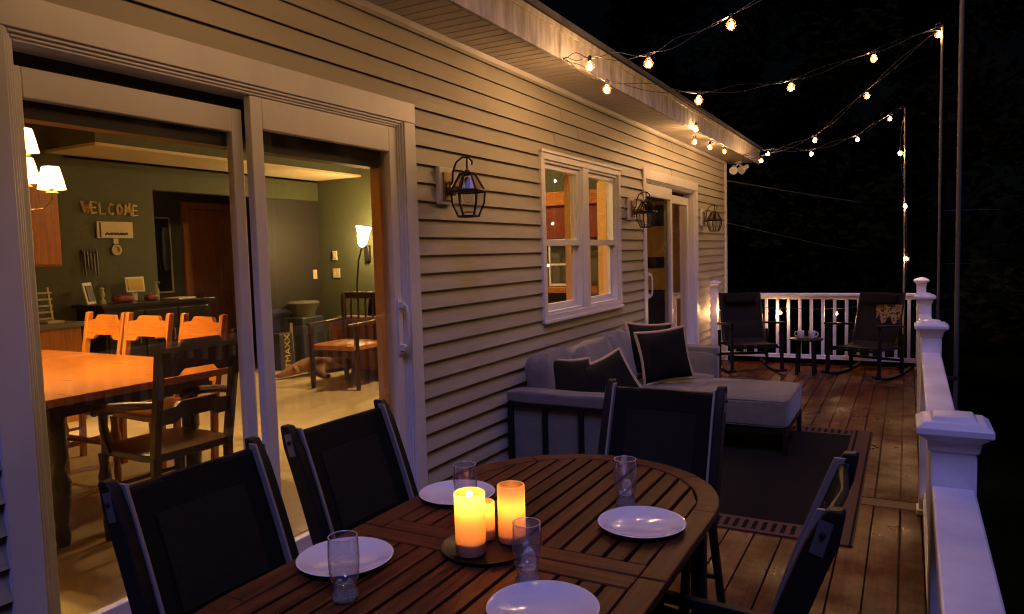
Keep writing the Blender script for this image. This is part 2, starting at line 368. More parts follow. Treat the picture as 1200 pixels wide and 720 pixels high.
mb = MB(); mb.prism([(-6.2,-.3),(-.03,-.3),(-.03,3.2),(-.2,3.29),(-6.2,5.2)], 'y', 11.345, 11.372); mb.build('gable_wall', M['siding'], house)
mb = MB(); mb.prism([(-6.2,-.3),(-.1,-.3),(-.1,3.2),(-.2,3.29),(-6.2,5.2)], 'y', -3.0, -2.9); mb.box(-6.3, -6.2, -3, 11.37, -.3, 5.2); mb.box(-6.2, -.01, -3, 11.3, -.3, .15); mb.build('foundation_wall', M['siding'], house)
# soffit: ribbed vinyl panels
mb = MB(); y = -3.0
while y < 11.7:
    mb.box(0.0, .425, y, y+.088, 2.905, 2.93); mb.box(0.0, .425, y+.088, y+.1, 2.916, 2.93); y += .1
mb.build('soffit', M['soffit'], house)
mb = MB(); mb.box(0, .022, -3, 11.38, 2.868, 2.905); mb.build('soffit_channel', M['trim'], house, .003)
mb = MB(); mb.box(.425, .45, -3, 11.72, 2.86, 3.07); mb.box(.45, .462, -3, 11.72, 3.035, 3.075); mb.build('fascia', M['fascia'], house, .003)
mb = MB()
mb.hexa([(-.2,-3.1,3.30),(.49,-3.1,3.075),(.49,11.78,3.075),(-.2,11.78,3.30),(-.2,-3.1,3.335),(.49,-3.1,3.11),(.49,11.78,3.11),(-.2,11.78,3.335)])
mb.hexa([(-6.2,-3.1,5.25),(-.2,-3.1,3.302),(-.2,11.78,3.302),(-6.2,11.78,5.25),(-6.2,-3.1,5.285),(-.2,-3.1,3.335),(-.2,11.78,3.335),(-6.2,11.78,5.285)])
mb.build('roof', M['shingle'], house)

def rectframe(mb, x0, x1, ya, yb, za, zb, w, wb=None, wt=None):
    wb = w if wb is None else wb; wt = w if wt is None else wt
    mb.box(x0, x1, ya, ya+w, za, zb); mb.box(x0, x1, yb-w, yb, za, zb)
    if wb: mb.box(x0, x1, ya+w, yb-w, za, za+wb)
    if wt: mb.box(x0, x1, ya+w, yb-w, zb-wt, zb)
def slider(ya, yb, zt, fixed_left, lbl):
    mb = MB(); cw = .10
    mb.box(-.05, .028, ya, ya+cw, .1, zt-.108); mb.box(-.05, .028, yb-cw, yb, .1, zt-.108); mb.box(-.05, .030, ya, yb, zt-.108, zt)
    # inner stepped frame
    for k, (ins, xo) in enumerate(((.0, .02), (.012, .010), (.022, .002))):
        a, b, t = ya+cw+ins, yb-cw-ins, zt-.108-ins; w = .0125
        mb.box(-.13, xo, a, a+w, .2, t); mb.box(-.13, xo, b-w, b, .2, t); mb.box(-.13, xo, a+w, b-w, t-w, t)
    mb.box(-.15, .035, ya+cw, yb-cw, .13, .205)
    o = mb.build('sliding_door', M['trim'], house, .003); o['label'] = lbl
    a, b, t = ya+cw+.0345, yb-cw-.0345, zt-.143; mid = (a+b)/2
    ls = (-.105, -.065) if fixed_left else (-.045, -.005); rs_ = (-.045, -.005) if fixed_left else (-.105, -.065)
    for (sx, sa, sb, zb_, out) in ((ls, a, mid-.03 if fixed_left else mid+.035, .36 if fixed_left else .31, not fixed_left), (rs_, mid-.035 if fixed_left else mid+.03, b, .31, fixed_left)):
        m2 = MB(); w = .055 if not out else .064; top = .10 if not out else .135; bt = t - (.0 if out else .055)
        rectframe(m2, sx[0], sx[1], sa, sb, .206, bt, w, zb_-.206, top)
        m2.build('sash', M['vinyl'], o, .004)
        g2 = MB(); xm = (sx[0]+sx[1])/2; g2.box(xm-.003, xm+.003, sa+w-.005, sb-w+.005, zb_-.005, bt-top+.005); g2.build('glass', M['glass'], o)
    hy = b-.032 if fixed_left else a+.032
    h = MB()
    for z in (1.10, 1.335): h.obox((.012, hy, z), (.04, .03, .035))
    h.tube([(.02,hy,1.335),(.045,hy,1.33),(.055,hy,1.28),(.055,hy,1.15),(.045,hy,1.105),(.02,hy,1.10)], .009, 8)
    h.box(-.004, .004, hy-.02, hy+.02, 1.06, 1.37)
    h.build('handle', M['vinyl'], o, .002)
    return o
slider(1.165, 3.375, 2.445, True, 'sliding glass door looking into the dining room')
slider(7.39, 9.65, 2.457, False, 'sliding glass door by the far end of the deck')
# twin double-hung window
mb = MB(); ya, yb, za, zb = 4.955, 6.68, 1.06, 2.37; mc = (ya+yb)/2
rectframe(mb, -.06, .036, ya, yb, za, zb, .062); mb.box(-.06, .034, mc-.062, mc+.062, za+.062, zb-.062)
mb.box(.036, .048, ya-.01, yb+.01, zb-.012, zb+.012); mb.box(.036, .05, ya-.006, yb+.006, za-.004, za+.02)
for (a, b) in ((ya+.062, mc-.062), (mc+.062, yb-.062)): rectframe(mb, -.08, .022, a, b, za+.062, zb-.062, .022)
win = mb.build('window', M['trim'], house, .003); win['label'] = 'twin double-hung white window'
for (a, b) in ((ya+.084, mc-.084), (mc+.084, yb-.084)):
    zm = 1.67
    for (x0, x1, z0, z1) in ((-.03, .0, zm-.018, zb-.084), (-.066, -.036, za+.084, zm+.022)):
        s = MB(); rectframe(s, x0, x1, a, b, z0, z1, .045, .05, .04); s.build('sash', M['vinyl'], win, .003)
        g2 = MB(); xm = (x0+x1)/2; g2.box(xm-.002, xm+.002, a+.042, b-.042, z0+.045, z1-.035); g2.build('glass', M['glass'], win)

# ------------------------------------------------------------------ interior (rooms behind the glass)
FZ = .27
f = MB(); f.box(-4.4, -.14, -.2, 7.3, .2, FZ); f.box(-6.0, -4.4, 4.0, 7.3, .2, FZ); f.box(-4.4, -.14, 7.4, 11.3, .2, FZ); struct(f, 'floor', M['tan'])
f = MB(); f.box(-4.5, -.14, -.3, 7.35, 2.95, 3.0); f.box(-6.0, -4.4, 4.0, 7.4, 2.6, 2.65); struct(f, 'ceiling', M['cream'])
f = MB(); f.box(-4.5, -.14, 7.41, 11.3, 2.75, 2.8); struct(f, 'ceiling_lounge', M['white'])
w = MB()
for (a, b, c, e) in ((-.3, 1.265, 0, 3), (1.265, 3.275, 2.3, 3), (3.275, 5.0, 0, 3), (5.0, 6.63, 0, 1.1), (5.0, 6.63, 2.33, 3), (6.63, 7.36, 0, 3), (7.36, 7.49, 0, 3), (9.55, 11.3, 0, 3), (7.49, 9.55, 2.3, 3)):
    w.box(-.165, -.135, a, b, max(c, .2), e)
w.box(-4.5, -4.4, -.3, 4.89, .2, 2.96); w.box(-4.5, -4.4, 4.89, 7.3, 2.36, 2.96)
w.box(-4.5, -.15, 7.3, 7.35, .2, 2.96); w.box(-4.5, -.15, -.3, -.2, .2, 2.96)
w.box(-6.0, -5.95, 4.0, 7.4, .2, 2.62); w.box(-6.0, -4.5, 4.0, 4.05, .2, 2.62)
struct(w, 'wall', M['green'])
w = MB(); w.box(-4.36, -3.66, 3.85, 7.295, 2.652, 2.945); struct(w, 'wall_bulkhead', M['green'])
w = MB(); w.box(-4.398, -3.655, 3.845, 7.298, 2.625, 2.651); struct(w, 'ceiling_bulkhead', M['cream'])
w = MB(); w.box(-4.48, -4.41, 6.28, 7.298, FZ, 2.358); struct(w, 'wall_dark', M['darkwall'])
w = MB(); w.box(-4.5, -.17, 7.36, 7.41, .2, 2.8); w.box(-4.5, -4.4, 7.4, 11.3, .2, 2.8); w.box(-4.5, -.14, 11.28, 11.33, .2, 2.8); struct(w, 'wall_lounge', pm('lounge_wall_paint', (.16,.12,.07), .7, var=.06))
# wooden jamb linings of the openings
j = MB()
j.box(-.19, -.137, 3.232, 3.30, FZ, 2.14); j.box(-.135, -.112, 3.215, 3.25, FZ, 2.1)
j.box(-.19, -.137, 1.21, 1.275, FZ, 2.14)
j.box(-.20, -.19, 3.245, 3.33, FZ, 2.2)
struct(j, 'door_jamb', M['pine'])
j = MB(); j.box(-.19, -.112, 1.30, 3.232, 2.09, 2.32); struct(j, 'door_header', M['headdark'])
j = MB()
for (a, b) in ((4.99, 5.02), (6.61, 6.64)): j.box(-.17, -.09, a, b, 1.11, 2.32)
j.box(-.16, -.082, 5.79, 5.85, 1.12, 2.3); j.box(-.20, -.09, 5.02, 6.61, 1.09, 1.12); j.box(-.17, -.09, 5.02, 6.61, 2.31, 2.34)
struct(j, 'window_jamb', M['pine'])
j = MB(); j.box(-.18, -.112, 7.44, 7.50, FZ, 2.2); j.box(-.18, -.112, 9.5, 9.56, FZ, 2.2); struct(j, 'door_jamb_lounge', M['pine'])

def single(mb, name, mat, label, cat, org, group=None, **k):
    return tag(mb.build(name, mat, org=org, **k), label, cat, group)

# dining table
TZ = FZ + .75
t = thing('dining_table', 'glossy honey oak dining table behind the sliding glass door', 'table', (-1.8, 2.3, FZ))
b = MB(True)
for i in range(8): b.box(-2.85, -.82, 1.70+i*.147, 1.70+(i+1)*.147, TZ-.035, TZ)
b.build('tabletop', M['oak'], t)
b = MB(); rectframe(b, 0, 1, 0, 1, 0, 1, .1) if 0 else None
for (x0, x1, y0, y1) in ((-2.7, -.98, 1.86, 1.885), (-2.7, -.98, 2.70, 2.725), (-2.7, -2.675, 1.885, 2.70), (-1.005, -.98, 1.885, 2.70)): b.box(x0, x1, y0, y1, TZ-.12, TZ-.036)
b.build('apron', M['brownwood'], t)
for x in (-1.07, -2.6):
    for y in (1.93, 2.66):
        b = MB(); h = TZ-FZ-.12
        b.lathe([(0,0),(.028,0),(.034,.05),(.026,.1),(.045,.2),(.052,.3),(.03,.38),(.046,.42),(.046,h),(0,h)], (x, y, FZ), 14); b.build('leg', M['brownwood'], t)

def dining_chair(name, label, mat, mat2, arms=False):
    t = local(thing(name, label, 'chair', group='wooden chairs around the dining table'))
    for sx in (-1, 1):
        b = MB(); b.beam((sx*.19, .02, 0), (sx*.195, 0, .45), .036, .036, (0,1,0)); b.beam((sx*.195, 0, .45), (sx*.20, -.10, 1.0), .034, .04, (0,1,0)); b.tube([(sx*.20,-.104,.985),(sx*.20,-.106,1.005)], .02, 8); b.build('post', mat2, t, .004)
        b = MB(); b.lathe([(0,0),(.016,0),(.022,.1),(.014,.16),(.026,.22),(.03,.32),(.02,.36),(.024,.43),(0,.43)], (sx*.20, .40, 0), 10); b.build('leg', mat2, t)
    def slat(z0, z1, y0, y1, notch):
        hw = .185; m = MB(); rows = []
        xs = [-hw, -hw*.62, -hw*.60, -hw*.50, -hw*.45, -hw*.2, 0, hw*.2, hw*.45, hw*.50, hw*.60, hw*.62, hw]
        for x in xs:
            k = abs(x)/hw; top = z1 if k <= .5 else (z1-notch*(k-.5)/.12 if k < .62 else z1-notch*(1+.2*(k-.62)/.38)); bot = z0+notch if k <= .45 else (z0+notch*(1-(k-.45)/.15) if k < .6 else z0)
            q = []
            for z in (bot, top):
                y = -.10*(z-.45)/.55 + (x/hw)**2*.012 - .008; q += [m._v((x, y-.012, z)), m._v((x, y+.012, z))]
            rows.append(q)
        for a, c in zip(rows, rows[1:]):
            m.face([a[0], c[0], c[2], a[2]]); m.face([a[1], a[3], c[3], c[1]]); m.face([a[0], a[1], c[1], c[0]]); m.face([a[2], c[2], c[3], a[3]])
        m.face([rows[0][0], rows[0][2], rows[0][3], rows[0][1]]); m.face([rows[-1][0], rows[-1][1], rows[-1][3], rows[-1][2]])
        return m
    if arms:
        for sx in (-1, 1):
            b = MB(); b.tube([(sx*.20,-.05,.70), (sx*.235,.10,.69), (sx*.25,.26,.67), (sx*.24,.36,.65), (sx*.235,.40,.63)], [.016,.02,.022,.026,.018], 8); b.tube([(sx*.225,.30,.45), (sx*.235,.33,.56), (sx*.24,.33,.655)], [.014,.018,.013], 8); b.build('armrest', mat2, t)
    slat(.82, .985, 0, 0, .03).build('back_slat', mat, t); slat(.60, .70, 0, 0, .022).build('back_slat', mat, t)
    b = MB(); b.cushion((0, .2, .45), (.45, .44, .05), 8, n=8); b.build('seat', mat2, t)
    b = MB()
    for sx in (-1, 1): b.tube([(sx*.192,.01,.2),(sx*.2,.4,.2)], .011, 6)
    b.tube([(-.2,.4,.26),(.2,.4,.26)], .011, 6); b.tube([(-.19,.2,.2),(.19,.2,.2)], .011, 6); b.build('stretcher', mat2, t)
    return t
c0 = dining_chair('dining_chair', 'honey oak dining chair nearest the kitchen cabinet, backrest beyond the table', M['oak'], M['oakz'])
c0.location = (-2.42, 2.97, FZ); c0.rotation_euler = (0, 0, R(180))
dup(c0, (-1.97, 2.98, FZ), R(182), 'honey oak dining chair in the middle of the three beyond the table')
dup(c0, (-1.47, 3.00, FZ), R(176), 'honey oak dining chair beyond the table closest to the brown door')
cc = dining_chair('dining_chair', 'dark wooden dining armchair with its back to the glass at the table end', M['brownwood'], M['brownwood'], True)
cc.location = (-.52, 2.25, FZ); cc.rotation_euler = (0, 0, R(88))
dup(cc, (-1.45, 1.62, FZ), R(-4), 'dark wooden dining chair at the near side of the table behind the door frame')

# chandelier
CH = Vector((-2.12, 2.14, 2.12))
t = thing('chandelier', 'brass chandelier with glowing cream shades over the dining table', 'chandelier', CH)
b = MB(); b.lathe([(0,-.22),(.02,-.2),(.045,-.12),(.02,-.06),(.03,.02),(.018,.1),(.014,.5),(.01,.55),(.01,.82),(.06,.825),(.06,.83),(0,.83)], CH, 12); b.build('stem', M['brass'], t)
for tier, (n, rad, dz, ph) in enumerate(((6, .40, 0, R(73)), (3, .27, .20, R(58)))):
    for k in range(n):
        an = ph + 2*math.pi*k/n; dx, dy = math.cos(an), math.sin(an)
        if tier == 0 and k == 4: pass
        p = lambda r, z: (CH.x+dx*r, CH.y+dy*r, CH.z+dz+z)
        b = MB(); b.tube([p(.02,-.1), p(.1,-.17), p(.22,-.2), p(rad-.05,-.18), p(rad,-.13), p(rad,-.085)], .007, 6); b.lathe([(0,-.09),(.035,-.088),(.03,-.08),(.014,-.075),(.014,-.02),(0,-.02)], p(rad, 0), 10)
        a = b.build('arm', M['brass'], t)
        b = MB(); b.lathe([(.074,-.065),(.044,.065)], p(rad, 0), 18); b.build('lamp_shade', M['shade'], a)
        b = MB(); b.ball(p(rad, -.005), .017, 10, 8, (1,1,1.5)); b.build('bulb', M['lampbulb'], a)

# wall decor and sideboard on the back wall (faces +x at x=-4.4)
t = thing('sideboard', 'black sideboard against the olive wall under the welcome lettering', 'sideboard', (-4.17, 4.6, FZ))
b = MB(); b.box(-4.395, -3.97, 4.02, 5.16, FZ+.02, 1.205); b.build('body', M['blackfurn'], t, .004)
b = MB(); b.box(-4.398, -3.93, 3.98, 5.20, 1.205, 1.235); b.build('top', M['blackfurn'], t, .004)
for k in range(3):
    b = MB(); b.box(-3.97, -3.955, 4.05+k*.37, 4.39+k*.37, .33, 1.16); dd = b.build('door', M['blackfurn'], t, .004)
    b = MB(); b.tube([(-3.95, 4.34+k*.37, .85), (-3.93, 4.34+k*.37, .86), (-3.93, 4.34+k*.37, .95), (-3.95, 4.34+k*.37, .96)], .006, 6); b.build('handle', M['strip'], dd)
tw = []
# twig lettering: strokes in (u along the wall, v up)
letters = {'W': [[(0,1),(.25,0),(.45,.7)],[(.45,.7),(.62,0),(.9,1)]], 'E': [[(0,0),(.05,1)],[(.05,1),(.6,.95)],[(.02,.52),(.5,.5)],[(0,0),(.6,.05)]], 'L': [[(0,1),(.03,0)],[(.03,0),(.6,-.02)]],
           'C': [[(.6,.85),(.3,1),(.05,.6),(.1,.2),(.35,0),(.65,.12)]], 'O': [[(.35,1),(.05,.6),(.2,.05),(.5,.1),(.7,.55),(.35,1)]], 'M': [[(0,0),(.15,1)],[(.15,1),(.4,.3)],[(.4,.3),(.65,1.1)],[(.65,1.1),(.8,-.05)]]}
b = MB(); u = 0; rg = random.Random(3)
for ch in 'WELCOME':
    for st in letters[ch]:
        for off in (0, .012, .022):
            b.tube([(-4.385+off*.4, 4.13+u+p[0]*.085+rg.uniform(-.004,.004)+off*.3, 2.10+p[1]*.105-u*.03+rg.uniform(-.005,.005)) for p in st], .0055, 5)
    u += .085
single(b, 'welcome_sign', pm('pale_twig', (.62,.47,.22), .7, var=.2, vs=40), 'twig letters spelling WELCOME fixed on the olive wall', 'sign', (-4.385, 4.4, 2.1))
t = thing('wall_sign', 'cream wooden plaque with small dark writing below the welcome letters', 'sign', (-4.39, 4.44, 1.94))
b = MB(); b.box(-4.398, -4.375, 4.26, 4.63, 1.86, 2.02); b.build('board', M['cream'], t, .003)
b = MB(); b.box(-4.375, -4.372, 4.285, 4.30, 1.87, 2.01); b.tube([(-4.371, 4.34+i*.011, 1.90+.011*((i*7) % 3-1)) for i in range(22)], .0045, 5); b.tube([(-4.371, 4.34+i*.0165, 1.896+.008*((i*5) % 3)) for i in range(15)], .004, 5); b.build('lettering', M['darkwall'], t)
b = MB(); b.lathe([(0,0),(.035,0),(.035,.008),(.052,.012),(.052,.02),(.036,.022)], (-4.398, 4.45, 1.745), 20, Matrix.Rotation(R(90), 3, 'Y')); b.obox((-4.39, 4.45, 1.83), (.012, .05, .05))
single(b, 'wall_ornament', M['cream'], 'small round ring ornament hanging under the plaque', 'ornament', (-4.39, 4.45, 1.75))
b = MB(); b.box(-4.398, -4.38, 4.10, 4.25, 1.72, 1.75)
for i in range(5): b.tube([(-4.37, 4.115+i*.03, 1.73), (-4.365, 4.115+i*.03, 1.5+.03*((i*3) % 4))], .009, 6)
single(b, 'key_rack', M['bronze'], 'dark hanging key rack beside the welcome plaque', 'rack', (-4.39, 4.17, 1.73))
t = thing('picture_frame', 'white picture frame leaning at the end of the black sideboard', 'picture frame', (-4.2, 4.02, 1.237))
b = MB(); b.obox((-4.2, 4.03, 1.34), (.015, .15, .205), (0, R(-12), R(30))); b.build('frame', M['white'], t, .003)
b = MB(); b.obox((-4.19, 4.036, 1.34), (.012, .10, .15), (0, R(-12), R(30))); b.build('picture', M['slate'], t)
b = MB(); b.lathe([(0,0),(.03,0),(.028,.02),(.012,.05),(.024,.09),(.012,.12),(.02,.14),(0,.165)], (-4.2, 4.16, 1.236), 10)
single(b, 'figurine', M['cream'], 'small pale figurine on the sideboard beside the white picture frame', 'figurine', (-4.2, 4.16, 1.236))
b = MB(); b.cushion((-4.18, 4.35, 1.272), (.12, .2, .07), 4, n=6); single(b, 'tin', M['red'], 'long red tin lying on the sideboard', 'tin', (-4.18, 4.35, 1.237), bevel=0)
b = MB(); b.cushion((-4.12, 4.60, 1.27), (.1, .11, .065), 4, n=6); single(b, 'tin', M['red'], 'short red tin in front of the cream framed card', 'tin', (-4.12, 4.6, 1.237))
t = thing('framed_card', 'cream framed card standing upright on the black sideboard', 'picture frame', (-4.25, 4.55, 1.237))
b = MB(); b.obox((-4.27, 4.54, 1.40), (.012, .2, .15), (0, R(-6), 0)); b.obox((-4.29, 4.54, 1.29), (.02, .06, .1)); b.build('frame', M['white'], t, .002)
b = MB(); b.obox((-4.261, 4.54, 1.40), (.008, .16, .11), (0, R(-6), 0)); b.build('picture', M['yellow'], t)
b = MB(); b.lathe([(0,0),(.03,0),(.03,.1),(.012,.13),(.012,.16),(.016,.162),(.016,.185),(0,.185)], (-4.2, 4.72, 1.236), 14); b.obox((-4.17, 4.72, 1.41), (.05, .015, .015))
single(b, 'spray_bottle', thin_glass('pale_plastic', (.8,.85,.7), 1, haze=.35, hazecol=(.6,.6,.45)), 'clear spray bottle beside the framed card on the sideboard', 'bottle', (-4.2, 4.72, 1.236))
b = MB(); b.obox((-4.12, 4.92, 1.243), (.2, .24, .012), (0, 0, R(12))); single(b, 'paper_pad', M['white'], 'white paper pad lying at the end of the sideboard', 'paper', (-4.12, 4.92, 1.237))
# kitchen corner
t = thing('wall_cabinet', 'honey wood kitchen wall cabinet beside the olive wall', 'cabinet', (-4.2, 3.3, 1.6))
b = MB(); b.box(-4.398, -4.06, 2.4, 3.73, 1.60, 2.36); b.build('body', M['oakz'], t, .003)
for k in range(3): b = MB(); b.box(-4.06, -4.04, 2.41+k*.44, 2.84+k*.44, 1.615, 2.345); b.build('door', M['pine'] if 0 else M['oakz'], t, .004)
t = thing('kitchen_counter', 'wood kitchen base cabinet with a grey counter', 'cabinet', (-4.1, 3.3, FZ))
b = MB(); b.box(-4.398, -3.80, 2.4, 3.70, FZ, 1.08); b.build('body', M['oakz'], t, .003)
b = MB(); b.box(-4.398, -3.77, 2.38, 3.73, 1.08, 1.12); b.box(-4.398, -4.38, 2.38, 3.73, 1.12, 1.22); b.build('countertop', M['greybin'], t, .003)
b = MB()
for s in (0, 1): b.beam((-4.0, 3.46+s*.12, 1.12), (-4.05, 3.46+s*.12, 1.42), .02, .015, (0,1,0))
for k in range(5): b.box(-4.05, -3.98, 3.46, 3.58, 1.15+k*.055, 1.162+k*.055)
b.box(-4.0, -3.86, 3.46, 3.60, 1.121, 1.14)
single(b, 'spice_rack', M['cream'], 'cream wire rack standing on the kitchen counter', 'rack', (-4.0, 3.5, 1.12))
# hallway
t = thing('panel_door', 'brown panelled door with round knob at the back of the hallway', 'door', (-5.93, 6.85, FZ))
b = MB(); b.box(-5.948, -5.90, 6.47, 7.27, FZ, 2.30)
b.build('door_leaf', M['doorwood'], t, .004)
for (y0, y1, z0, z1) in ((6.60, 6.85, 1.98, 2.2), (6.93, 7.17, 1.98, 2.2), (6.60, 6.85, 1.2, 1.88), (6.93, 7.17, 1.2, 1.88), (6.60, 6.85, .4, 1.0), (6.93, 7.17, .4, 1.0)):
    b = MB(); b.box(-5.90, -5.888, y0, y1, z0, z1); b.build('panel', M['doorwood'], t, .008)
b = MB(); b.ball((-5.86, 6.55, 1.13), .032); b.build('knob', M['brass'], t)
b = MB(); b.box(-5.948, -5.89, 6.37, 6.46, FZ, 2.4); b.box(-5.948, -5.89, 6.46, 7.3, 2.31, 2.4); b.build('casing', M['doorwood'], t, .003)
t = thing('hall_mirror', 'tall framed mirror on the hallway wall behind the sideboard', 'mirror', (-5.94, 6.04, 1.24))
b = MB(); rectframe(b, -5.948, -5.92, 5.88, 6.20, 1.22, 2.19, .02); b.build('frame', M['cream'], t)
b = MB(); b.box(-5.945, -5.93, 5.90, 6.18, 1.24, 2.17); b.build('mirror_pane', pm('grey_mirror', (.1,.09,.06), .15, .8), t)
b = MB(); b.cushion((-5.90, 6.1, 1.78), (.05, .13, .55), 3, n=8, wob=.01); single(b, 'coat', M['slate'], 'dark coat hanging in front of the hallway mirror', 'coat', (-5.9, 6.1, 1.8))
for nm, (x, y, z), sz, lab, cat, mat in (('thermostat', (-4.14, 7.285, 1.64), (.07, .02, .12), 'beige thermostat on the lit olive wall', 'thermostat', 'cream'), ('light_switch', (-4.13, 7.29, 1.41), (.12, .012, .12), 'cream double light switch below the thermostat', 'switch', 'cream'), ('light_switch', (-4.40, 7.18, 1.40), (.012, .07, .12), 'cream light switch on the dark brown wall', 'switch', 'cream')):
    b = MB(); b.obox((x, y, z), sz)
    if cat == 'thermostat': b.obox((x, y-.014, z), (.03, .012, .05))
    else:
        if sz[0] > .05: b.obox((x-.025, y-.008, z), (.018, .01, .04)); b.obox((x+.025, y-.008, z), (.018, .01, .04))
        else: b.obox((x+.008, y, z), (.01, .018, .04))
    single(b, nm, M[mat], lab, cat, (x, y, z), bevel=.002)
# floor lamp
LP = Vector((-3.50, 6.95, FZ))
t = thing('floor_lamp', 'lit torchiere floor lamp with white glass shade by the olive wall', 'lamp', LP)
b = MB(); b.lathe([(0,0),(.13,0),(.13,.02),(.02,.035),(0,.035)], LP, 20); b.build('base', M['bronze'], t)
b = MB(); b.tube([LP+Vector((0,0,.03)), LP+Vector((.0,0,1.0)), LP+Vector((.04,0,1.3)), LP+Vector((.12,-.02,1.46))], .011, 8); b.build('pole', M['bronze'], t)
b = MB(); b.lathe([(.025,0),(.05,.03),(.062,.10),(.07,.17),(.09,.235)], LP+Vector((.12,-.02,1.47)), 20, Euler((0, R(10), 0)).to_matrix()); b.build('lamp_shade', emit('lit_glass_shade', (1,.62,.24), 260), t)
b = MB(); b.obox((-3.58, 7.27, 1.66), (.07, .05, .2)); single(b, 'wall_speaker', M['blackfurn'], 'small black box on the olive wall beside the lamp shade', 'speaker', (-3.58, 7.27, 1.66), bevel=.004)
# armchair, recliner, bin, bag, dog
t = thing('wooden_armchair', 'dark wooden armchair in front of the rust recliner', 'chair', (-2.6, 5.8, FZ))
for (x, y, h) in ((-2.93, 5.54, .66), (-2.38, 5.60, .66), (-2.93, 6.05, .95), (-2.38, 6.08, .95)):
    b = MB(); b.lathe([(0,0),(.02,0),(.028,.1),(.022,.2),(.03,.36),(.024,.45),(.03,h-.04),(.02,h),(0,h)], (x, y, FZ), 12); b.build('leg', M['brownwood'], t)
b = MB(); b.cushion((-2.655, 5.81, FZ+.43), (.6, .56, .06), 7, n=8); b.build('seat', M['doorwood'], t)
for x in (-2.93, -2.38): b = MB(); b.beam((x, 5.5, FZ+.66), (x, 6.08, FZ+.68), .06, .03); b.build('armrest', M['brownwood'], t, .006)
b = MB(); b.beam((-2.95, 6.07, FZ+.93), (-2.36, 6.09, FZ+.93), .03, .07); b.beam((-2.93, 5.54, FZ+.36), (-2.38, 5.60, FZ+.36), .02, .06)
for i in range(5): b.tube([(-2.85+i*.1, 6.07, FZ+.46), (-2.85+i*.1, 6.08, FZ+.9)], .012, 6)
b.build('backrest', M['brownwood'], t, .003)
t = thing('recliner', 'rust brown upholstered recliner behind the wooden armchair', 'armchair', (-2.75, 6.6, FZ))
b = MB(); b.cushion((-2.75, 6.6, FZ+.28), (.95, .8, .4), 8, n=8); b.build('seat', M['rust'], t)
b = MB(); b.cushion((-2.45, 6.72, FZ+.64), (.42, .75, .8), 5, (0, R(18), 0), n=10, wob=.012); b.build('backrest', M['rust'], t)
for y in (6.2, 7.05): b = MB(); b.cushion((-2.8, y, FZ+.42), (.9, .18, .55), 6, n=8); b.build('armrest', M['rust'], t)
b = MB(); b.cushion((-2.62, 6.3, FZ+.74), (.3, .16, .34), 4, (R(15), R(20), 0), n=8); single(b, 'cushion', M['pillow'], 'black cushion on the arm of the rust recliner', 'cushion', (-2.62, 6.3, FZ+.6))
t = thing('waste_bin', 'tall grey waste bin with pale lid against the dark wall', 'bin', (-4.18, 6.72, FZ))
b = MB(); b.hexa([(-4.32,6.6,FZ),(-4.06,6.6,FZ),(-4.06,6.86,FZ),(-4.32,6.86,FZ),(-4.35,6.54,FZ+.62),(-4.03,6.54,FZ+.62),(-4.03,6.92,FZ+.62),(-4.35,6.92,FZ+.62)]); b.build('body', M['slate'], t, .02)
b = MB(); b.lathe([(.13,0),(.15,.1),(.19,.16),(.2,.19),(.17,.21),(0,.22)], (-4.18, 6.72, FZ+.60), 20); b.build('lid', M['greybin'], t)
t = thing('shopping_bag', 'dark shopping bag with yellow sideways lettering beside the grey bin', 'bag', (-4.2, 6.36, FZ))
b = MB(); b.hexa([(-4.3,6.27,FZ),(-4.14,6.27,FZ),(-4.14,6.5,FZ),(-4.3,6.5,FZ),(-4.27,6.25,FZ+.45),(-4.13,6.25,FZ+.45),(-4.13,6.46,FZ+.45),(-4.27,6.46,FZ+.45)]); b.build('bag_body', M['slate'], t, .012)
tx = bpy.data.curves.new('lettering', 'FONT'); tx.body = 'TMAXX'; tx.size = .15; tx.extrude = .002; tx.align_x = 'CENTER'; tx.align_y = 'CENTER'
_o = bpy.data.objects.new('lettering_curve', tx); COL.objects.link(_o); bpy.context.view_layer.update()
_m = bpy.data.meshes.new_from_object(_o.evaluated_get(bpy.context.evaluated_depsgraph_get())); bpy.data.objects.remove(_o); _m.name = 'lettering'
to = bpy.data.objects.new('lettering', _m); COL.objects.link(to); _m.materials.clear(); _m.materials.append(M['yellow']); to.parent = t
to.matrix_local = Matrix.Translation((.075, 0.0, .23)) @ Matrix(((0,0,1,0),(0,1,0,0),(1,0,0,0),(0,0,0,1))).transposed().to_4x4() @ Matrix.Diagonal((1,1,1,1))
to.matrix_local = Matrix.Translation((.075, 0.01, .23)) @ Matrix(((0,0,1),(0,1,0),(-1,0,0))).to_4x4() @ Matrix.Rotation(R(180), 4, 'Z') @ Matrix.Scale(.8, 4)
b = MB(); b.beam((-4.2, 6.52, FZ+.02), (-4.25, 6.56, FZ+.55), .03, .09); single(b, 'cardboard_tube', M['cream'], 'pale cardboard strip standing between the bag and the bin', 'cardboard', (-4.2, 6.5, FZ))

